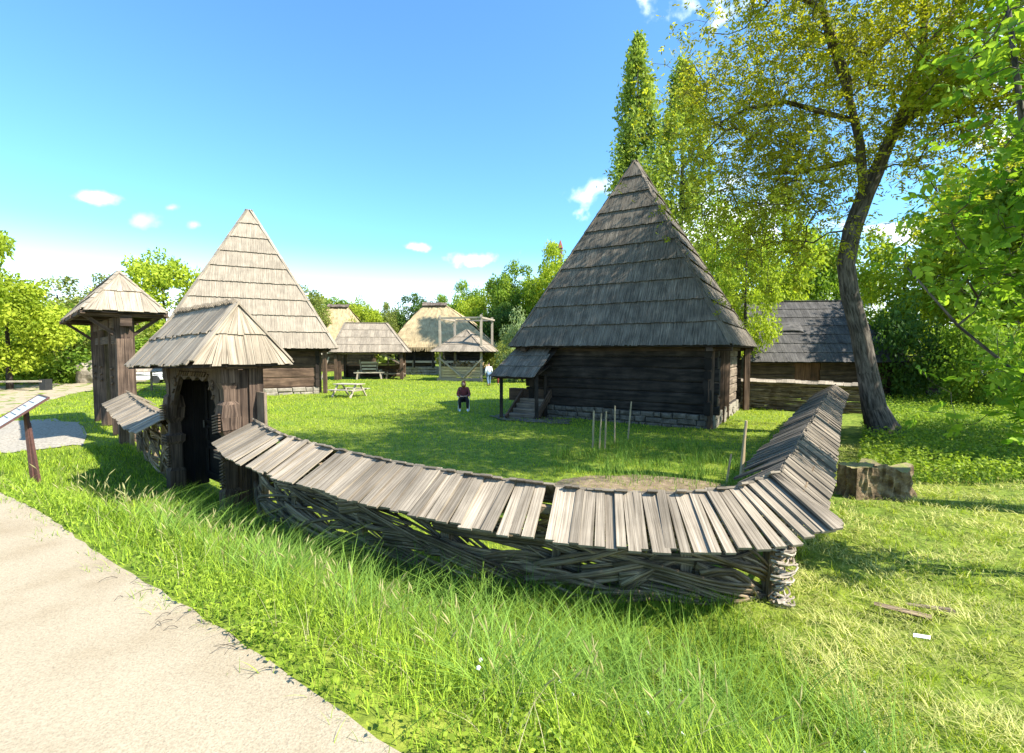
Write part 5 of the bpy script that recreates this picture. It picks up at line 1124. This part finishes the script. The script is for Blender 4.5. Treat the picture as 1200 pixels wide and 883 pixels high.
# mown area right
x, y = mk(420000, (1.8, 16, 1.4, 13)); s_, a_ = sa(x, y)
k = (rng.uniform(0, 1, len(x)) < .35+.65*(np.sin(x*4.3+1.5*np.sin(y*3.9))*np.sin(y*5.1+np.sin(x*4.7)) > -.35)) & keep(x, y) & ~in_poly(x, y, YARD) & (x > 2.1+np.maximum(0, (3.4-y))*.25) & (x < y*1.16+.5) & (rng.uniform(0, 1, len(x)) < np.clip(3.4/np.hypot(x, y), .1, 1)**1.6); x, y = x[k], y[k]; n = len(x); print('mown', n)
clump = np.clip(.5+.5*np.sin(x*2.1+1.3*np.sin(y*2.7))*np.sin(y*3.1+np.sin(x*3.7)), 0, 1); far = np.clip(np.hypot(x, y)/4, 1, 2.5)
blades('mown_grass', np.stack([x, y, gz(x, y)+.01+rng.uniform(0, .05, n)*clump], 1), rng.uniform(.03, .085, n)*(.6+.9*clump), rng.uniform(.004, .008, n)*far, rng.uniform(.5, 2.6, n), M['grass_mown'], np.clip(clump*.55+rng.uniform(0, .6, n)*(.4+.6*(rng.uniform(0, 1, n) < .6)), 0, 1), bend=.5, seg=2, label='mown grass strewn with yellowing clippings right of the fence', cat='grass')
# fresh tufts in the mown area
tx, ty = mk(1500, (2.2, 9, 1.8, 9)); k = ~in_poly(tx, ty, YARD) & (tx < ty*1.16+.4) & (rng.uniform(0, 1, len(tx)) < np.clip(3/np.hypot(tx, ty), .1, 1)); tx, ty = tx[k], ty[k]
x = np.repeat(tx, 22)+rng.normal(size=len(tx)*22)*.05; y = np.repeat(ty, 22)+rng.normal(size=len(tx)*22)*.05; n = len(x)
blades('grass_tufts', np.stack([x, y, gz(x, y)], 1), rng.uniform(.05, .15, n), rng.uniform(.004, .008, n), rng.uniform(.3, 1.4, n), M['grass_lawn'], rng.uniform(0, .9, n), seg=3, label='green tufts regrowing through the mown clippings', cat='grass')
# tall weeds on the right around the tree
x, y = mk(150000, (6, 34, 8.2, 26)); lx = 12.1-(17-y)*.75
edge = 8.9+.0*x+.6*np.sin(x*1.3); k = (x > lx+.5) & (x < y*1.2) & ((y > edge+1.2) | ((x > 7.6+.4*np.sin(y*3)) & (y > 9.2))) & keep(x, y) & (rng.uniform(0, 1, len(x)) < np.clip(9/y, 0, 1)**2); x, y = x[k], y[k]; n = len(x); print('weeds', n)
patch = .5+.5*np.sin(x*1.3+y*.6)*np.sin(y*1.1-x*.4)
blades('tall_weeds', np.stack([x, y, gz(x, y)], 1), (.14+.26*patch)*rng.uniform(.6, 1.3, n), rng.uniform(.012, .026, n), rng.uniform(.2, 1.1, n), M['grass_weed'], np.clip(patch*.4+rng.uniform(0, .6, n), 0, 1), seg=3, label='dense green weeds around the foot of the leaning tree', cat='weeds')
n2 = 26000; i = rng.integers(0, n, n2); P = np.stack([x[i], y[i], gz(x[i], y[i])+rng.uniform(.05, .4, n2)], 1)
o = leaves('weed_leaves', P, unit(randdir(n2, 0, .5)), unit(randdir(n2, 1)), rng.uniform(.05, .11, n2), rng.uniform(.03, .06, n2), rng.uniform(0, 1, n2), M['leaf_clover'], None); tag(o, 'broad weed leaves among the tall weeds at right', 'weeds', kind='stuff')
# yard lawn, density falling off with distance
n0 = 420000; r_ = np.exp(rng.uniform(math.log(5), math.log(62), n0)); th = rng.uniform(-.87, .87, n0); x = r_*np.sin(th); y = r_*np.cos(th)
k = keep(x, y) & (in_poly(x, y, YARD) | (y > 17) | (x < -9.5)) & ~((x > 9) & (y < 26) & ~in_poly(x, y, YARD)) & (rng.uniform(0, 1, n0) < .45); x, y = x[k], y[k]; n = len(x); far = np.hypot(x, y); print('lawn', n)
pt = .5+.5*np.sin(x*.8+np.sin(y*.9)*1.5)*np.sin(y*.7+1)
blades('lawn_grass', np.stack([x, y, gz(x, y)-.005], 1), rng.uniform(.04, .09, n)*np.clip(far/14, .8, 1.6), .0011*far*rng.uniform(.6, 1.3, n), rng.uniform(.2, 1.3, n), M['grass_lawn'], np.clip(.25+pt*.35+rng.normal(size=n)*.22, 0, 1), seg=2, label='short bright lawn filling the farmyard', cat='grass')
# garden bed plants
x, y = mk(15000, (.6, 6.2, 8.2, 13.5)); k = in_poly(x, y, YARD) & (rng.uniform(0, 1, len(x)) < .25+.75*sm(8.8, 10.2, y)) & ((x-3.2)**2/6.5+(y-11)**2/6 < .9+.35*np.sin(x*3)*np.sin(y*2+1)) & (np.sin(x*5+y)*np.sin(y*4.3-x*2) > -.45); x, y = x[k], y[k]; n = len(x)
blades('garden_plants', np.stack([x, y, gz(x, y)], 1), rng.uniform(.06, .30, n)*(.5+.5*np.sin(x*2.2+y)*np.sin(y*2.3-x)+.35), rng.uniform(.007, .014, n), rng.uniform(.1, .9, n), M['grass_weed'], rng.uniform(0, 1, n), seg=3, label='tall self-sown greens in the garden bed behind the fence', cat='plants')
# white clover flowers
fx, fy = mk(26, (-.6, 2.2, 2.2, 3.4))
for X_, Y_ in zip(fx[:9], fy[:9]):
    z = gzf(X_, Y_)+random.uniform(.14, .24); mb = MB()
    for q in range(14):
        a = random.uniform(0, 6.28); e_ = random.uniform(-.2, 1.2); dd = Vector((math.cos(a)*math.cos(e_), math.sin(a)*math.cos(e_), math.sin(e_))); mb.beam(Vector((X_, Y_, z)), Vector((X_, Y_, z))+dd*.012, .006, .003)
    o = mb.build('wild_flower', M['flower']); tag(o, 'small white wild flower in the long foreground grass', 'flower', 'white flowers in the foreground grass'); ROOTLOC[o.name] = Vector((0, 0, 0)); mb = MB(); mb.tube([(X_, Y_, z-.25), (X_, Y_, z)], .0014, 4); mb.build('stem', M['leaf_clover'], o)
# dry twigs and roots on the path edge
mb = MB()
for i in range(22):
    c = random.choice([(-1.6, 2.75), (-2.1, 3.0), (-.55, 1.95), (-1.2, 2.5), (-2.7, 3.3)]); X_ = c[0]+random.gauss(0, .13); Y_ = c[1]+random.gauss(0, .09); a = random.uniform(2.2, 4.4); L = random.uniform(.05, .2); P = []
    for j in range(5): P.append((X_, Y_, gzf(X_, Y_)+.018+.02*math.sin(j))); X_ += math.cos(a)*L/4; Y_ += math.sin(a)*L/4; a += random.uniform(-.2, .2)
    mb.tube(P, [.002, .0018, .0015, .0012, .0008], 4)
o = mb.build('dry_stalks', M['bark_dark']); tag(o, 'dark dry grass stalks lying over the edge of the path', 'stalks', kind='stuff')

# ------------------------------------------------------------------ people
def skinmesh(name, verts, edges, radii, mat, parent, sub=1, root=0):
    me = bpy.data.meshes.new(name); off = ROOTLOC[parent.name]; me.from_pydata([tuple(Vector(v)-off) for v in verts], edges, []); me.materials.append(mat)
    o = bpy.data.objects.new(name, me); COL.objects.link(o); o.parent = parent; ROOTLOC[o.name] = off.copy()
    m = o.modifiers.new('skin', 'SKIN'); m.use_smooth_shade = True
    for i, r_ in enumerate(radii):
        sv = me.skin_vertices[0].data[i]; sv.radius = (r_, r_) if not isinstance(r_, tuple) else r_; sv.use_root = (i == root)
    s_ = o.modifiers.new('sub', 'SUBSURF'); s_.levels = sub; s_.render_levels = sub; return o
def person(label, F, pose, hairm, topm, legm, shoem, hair='short', group=None):
    """F local frame, faces local -y. pose: dict of joints"""
    t = thing('person', label, 'person', F(0, 0, 0), group); J = {k: F(*v) for k, v in pose.items()}
    V = []; E = []; Rr = []
    def add(p, r_, par=None): V.append(p); Rr.append(r_); i = len(V)-1; (E.append((par, i)) if par is not None else None); return i
    pel = add(J['pelvis'], .13); sp = add(J['waist'], .12, pel); ch = add(J['chest'], .145, sp); ne = add(J['neck'], .055, ch); hd = add(J['head'], .085, ne); ht = add(J['crown'], .085, hd)
    fd = (F(0, -1, 0)-F(0, 0, 0)); nose = add(J['head']+fd*.10-Vector((0, 0, .01)), .014, hd)
    for s_ in 'LR':
        sh = add(J['sh'+s_], .055, ch); el = add(J['el'+s_], .042, sh); wr = add(J['wr'+s_], .028, el); pm = add(J['pm'+s_], .034, wr)
        d = (J['pm'+s_]-J['wr'+s_]).normalized(); sx = d.cross(Vector((0, 0, 1))); sx = sx.normalized() if sx.length > .1 else Vector((1, 0, 0))
        hp = add(J['hip'+s_], .085, pel); kn = add(J['kn'+s_], .058, hp); an = add(J['an'+s_], .04, kn); ft = add(J['ft'+s_], .035, an)
        for q, (o1, l_) in enumerate(((-.03, .065), (-.01, .08), (.01, .075), (.03, .06))):
            k = add(J['pm'+s_]+sx*o1+d*.03, .009, pm); k2 = add(J['pm'+s_]+sx*o1+d*(.03+l_*.55)-Vector((0, 0, .005)), .009, k); add(J['pm'+s_]+sx*o1+d*(.03+l_)-Vector((0, 0, .02)), .008, k2)
        k = add(J['pm'+s_]+sx*.045-d*.01, .010, pm); add(J['pm'+s_]+sx*.07+d*.03, .009, k)
    skinmesh('body', V, E, Rr, M['skin'], t)
    mb = MB()
    for s_ in (-1, 1): c = J['head']+fd*.088+Vector((0, 0, .03))+(F(1, 0, 0)-F(0, 0, 0))*.032*s_; mb.tube([c, c+fd*.006], .009, 6)
    mb.build('eyes', M['metal_dark'], t)
    mb = MB(); c = J['head']+fd*.08-Vector((0, 0, .045)); e = (F(1, 0, 0)-F(0, 0, 0))*.02; mb.beam(c-e, c+e, .006, .005); mb.build('mouth', M['red'], t)
    # top
    V = [J['pelvis']+Vector((0, 0, .02)), J['waist'], J['chest'], J['neck']-Vector((0, 0, .05))]; E = [(0, 1), (1, 2), (2, 3)]; Rr = [.16, .15, .175, .08]
    for s_ in 'LR': i = len(V); V += [J['sh'+s_], J['el'+s_], J['wr'+s_]]; E += [(2, i), (i, i+1), (i+1, i+2)]; Rr += [.075, .06, .045]
    skinmesh('jacket', V, E, Rr, topm, t)
    V = [J['pelvis']]; E = []; Rr = [.15]
    for s_ in 'LR': i = len(V); V += [J['hip'+s_], J['kn'+s_], J['an'+s_]+Vector((0, 0, .03))]; E += [(0, i), (i, i+1), (i+1, i+2)]; Rr += [.105, .078, .06]
    skinmesh('trousers', V, E, Rr, legm, t)
    for s_ in 'LR':
        V = [J['an'+s_]-Vector((0, 0, .02)), J['ft'+s_]+Vector((0, 0, .0)), J['ft'+s_]+(J['ft'+s_]-J['an'+s_]).normalized()*.07]; V[2].z = V[1].z; skinmesh('shoe', V, [(0, 1), (1, 2)], [.05, .05, .042], shoem, t)
    up = (J['crown']-J['head']).normalized(); V = [J['head']-fd*.05+up*.03, J['crown']-fd*.02+up*.02, J['crown']+fd*.02]; Rr = [.095, .098, .06]; E = [(0, 1), (1, 2)]
    if hair == 'long': V += [J['head']-fd*.06-up*.12, J['head']-fd*.07-up*.24, J['head']+(F(1, 0, 0)-F(0, 0, 0))*.085-up*.08, J['head']-(F(1, 0, 0)-F(0, 0, 0))*.085-up*.08]; Rr += [.08, .05, .035, .035]; E += [(0, 3), (3, 4), (0, 5), (0, 6)]
    skinmesh('hair', V, E, Rr, hairm, t); return t
# plaid jacket
mj, nj, oj = newmat('plaid_jacket'); tcj = N(nj, 'ShaderNodeTexCoord'); w1 = N(nj, 'ShaderNodeTexWave'); w1.inputs['Scale'].default_value = 9; w2 = N(nj, 'ShaderNodeTexWave'); w2.bands_direction = 'Z'; w2.inputs['Scale'].default_value = 9
Lk(nj, tcj, 'Object', w1, 'Vector'); Lk(nj, tcj, 'Object', w2, 'Vector'); mm = N(nj, 'ShaderNodeMath', operation='MULTIPLY'); Lk(nj, w1, 1, mm, 0); Lk(nj, w2, 1, mm, 1)
rj = rampn(nj, [(0, (.06, .012, .015)), (.4, (.24, .03, .035)), (1, (.42, .16, .15))]); Lk(nj, mm, 0, rj, 0); pj = N(nj, 'ShaderNodeBsdfPrincipled'); pj.inputs['Roughness'].default_value = .9; Lk(nj, rj, 0, pj, 'Base Color'); Lk(nj, pj, 0, oj, 0); M['jacket'] = mj
Fs = frame((-2.12, 20.9), .99, .08)
sit = dict(pelvis=(0, .05, .52), waist=(0, .02, .68), chest=(0, -.08, .90), neck=(0, -.16, 1.08), head=(0, -.24, 1.17), crown=(0, -.25, 1.27),
 shL=(-.19, -.08, .97), elL=(-.27, -.18, .72), wrL=(-.12, -.36, .66), pmL=(-.06, -.41, .66), shR=(.19, -.08, .97), elR=(.27, -.2, .72), wrR=(.13, -.38, .66), pmR=(.06, -.42, .67),
 hipL=(-.1, 0, .52), knL=(-.17, -.42, .52), anL=(-.15, -.40, .10), ftL=(-.16, -.54, .05), hipR=(.1, 0, .52), knR=(.17, -.42, .52), anR=(.17, -.42, .10), ftR=(.18, -.56, .05))
person('person in a red plaid jacket and black trousers seated bent forward on the lawn', Fs, sit, M['hair'], M['jacket'], M['black_cloth'], M['white'], 'long')
t = thing('folding_chair', 'light folding chair under the seated person in the red jacket', 'chair', Fs(0, .05, 0))
mb = MB(); mb.beam(Fs(0, -.2, .41), Fs(0, .22, .41), .46, .03); mb.build('seat', M['black_cloth'], t)
mb = MB(); mb.beam(Fs(0, .24, .62), Fs(0, .27, .86), .46, .03, up=(0, 1, 0)); mb.build('backrest', M['black_cloth'], t)
for s_ in (-1, 1):
    mb = MB(); mb.tube([Fs(s_*.24, .24, 0), Fs(s_*.24, -.22, .45)], .014, 6); mb.build('leg', M['white'], t); mb = MB(); mb.tube([Fs(s_*.24, -.24, 0), Fs(s_*.24, .22, .42), Fs(s_*.24, .28, .88)], .014, 6); mb.build('leg', M['white'], t)
    mb = MB(); mb.beam(Fs(s_*.26, -.22, .62), Fs(s_*.26, .25, .64), .04, .025); mb.build('armrest', M['white'], t)
Fw = frame((-1.75, 36), -.9, -.4)
def stand(h=1.72, st=.16, lean=0):
    k = h/1.72; return {n_: (v[0]*k, v[1]*k, v[2]*k) for n_, v in dict(pelvis=(0, 0, .92), waist=(0, 0, 1.08), chest=(0, 0, 1.3), neck=(0, 0, 1.46), head=(0, -.02, 1.57), crown=(0, -.02, 1.66),
 shL=(-.19, 0, 1.38), elL=(-.26, .04, 1.12), wrL=(-.22, -.12, .94), pmL=(-.2, -.16, .88), shR=(.19, 0, 1.38), elR=(.26, .04, 1.12), wrR=(.24, -.08, .9), pmR=(.23, -.1, .83),
 hipL=(-.1, 0, .9), knL=(-.12, -st*.8, .48), anL=(-.12, -st*.6, .09), ftL=(-.12, -st*.6-.14, .045), hipR=(.1, 0, .9), knR=(.12, st*.3, .48), anR=(.12, st*1.3, .11), ftR=(.12, st*1.3-.13, .05)).items()}
person('standing person in a white top and blue jeans near the hay shelter', Fw, stand(), M['hair_dark'], M['white_shirt'], M['jeans'], M['metal_dark'])
person('person in maroon trousers mostly hidden behind the porch roof', frame((-1.0, 37), .9, .3), stand(1.45, .08), M['hair_dark'], M['maroon'], M['maroon'], M['metal_dark'])
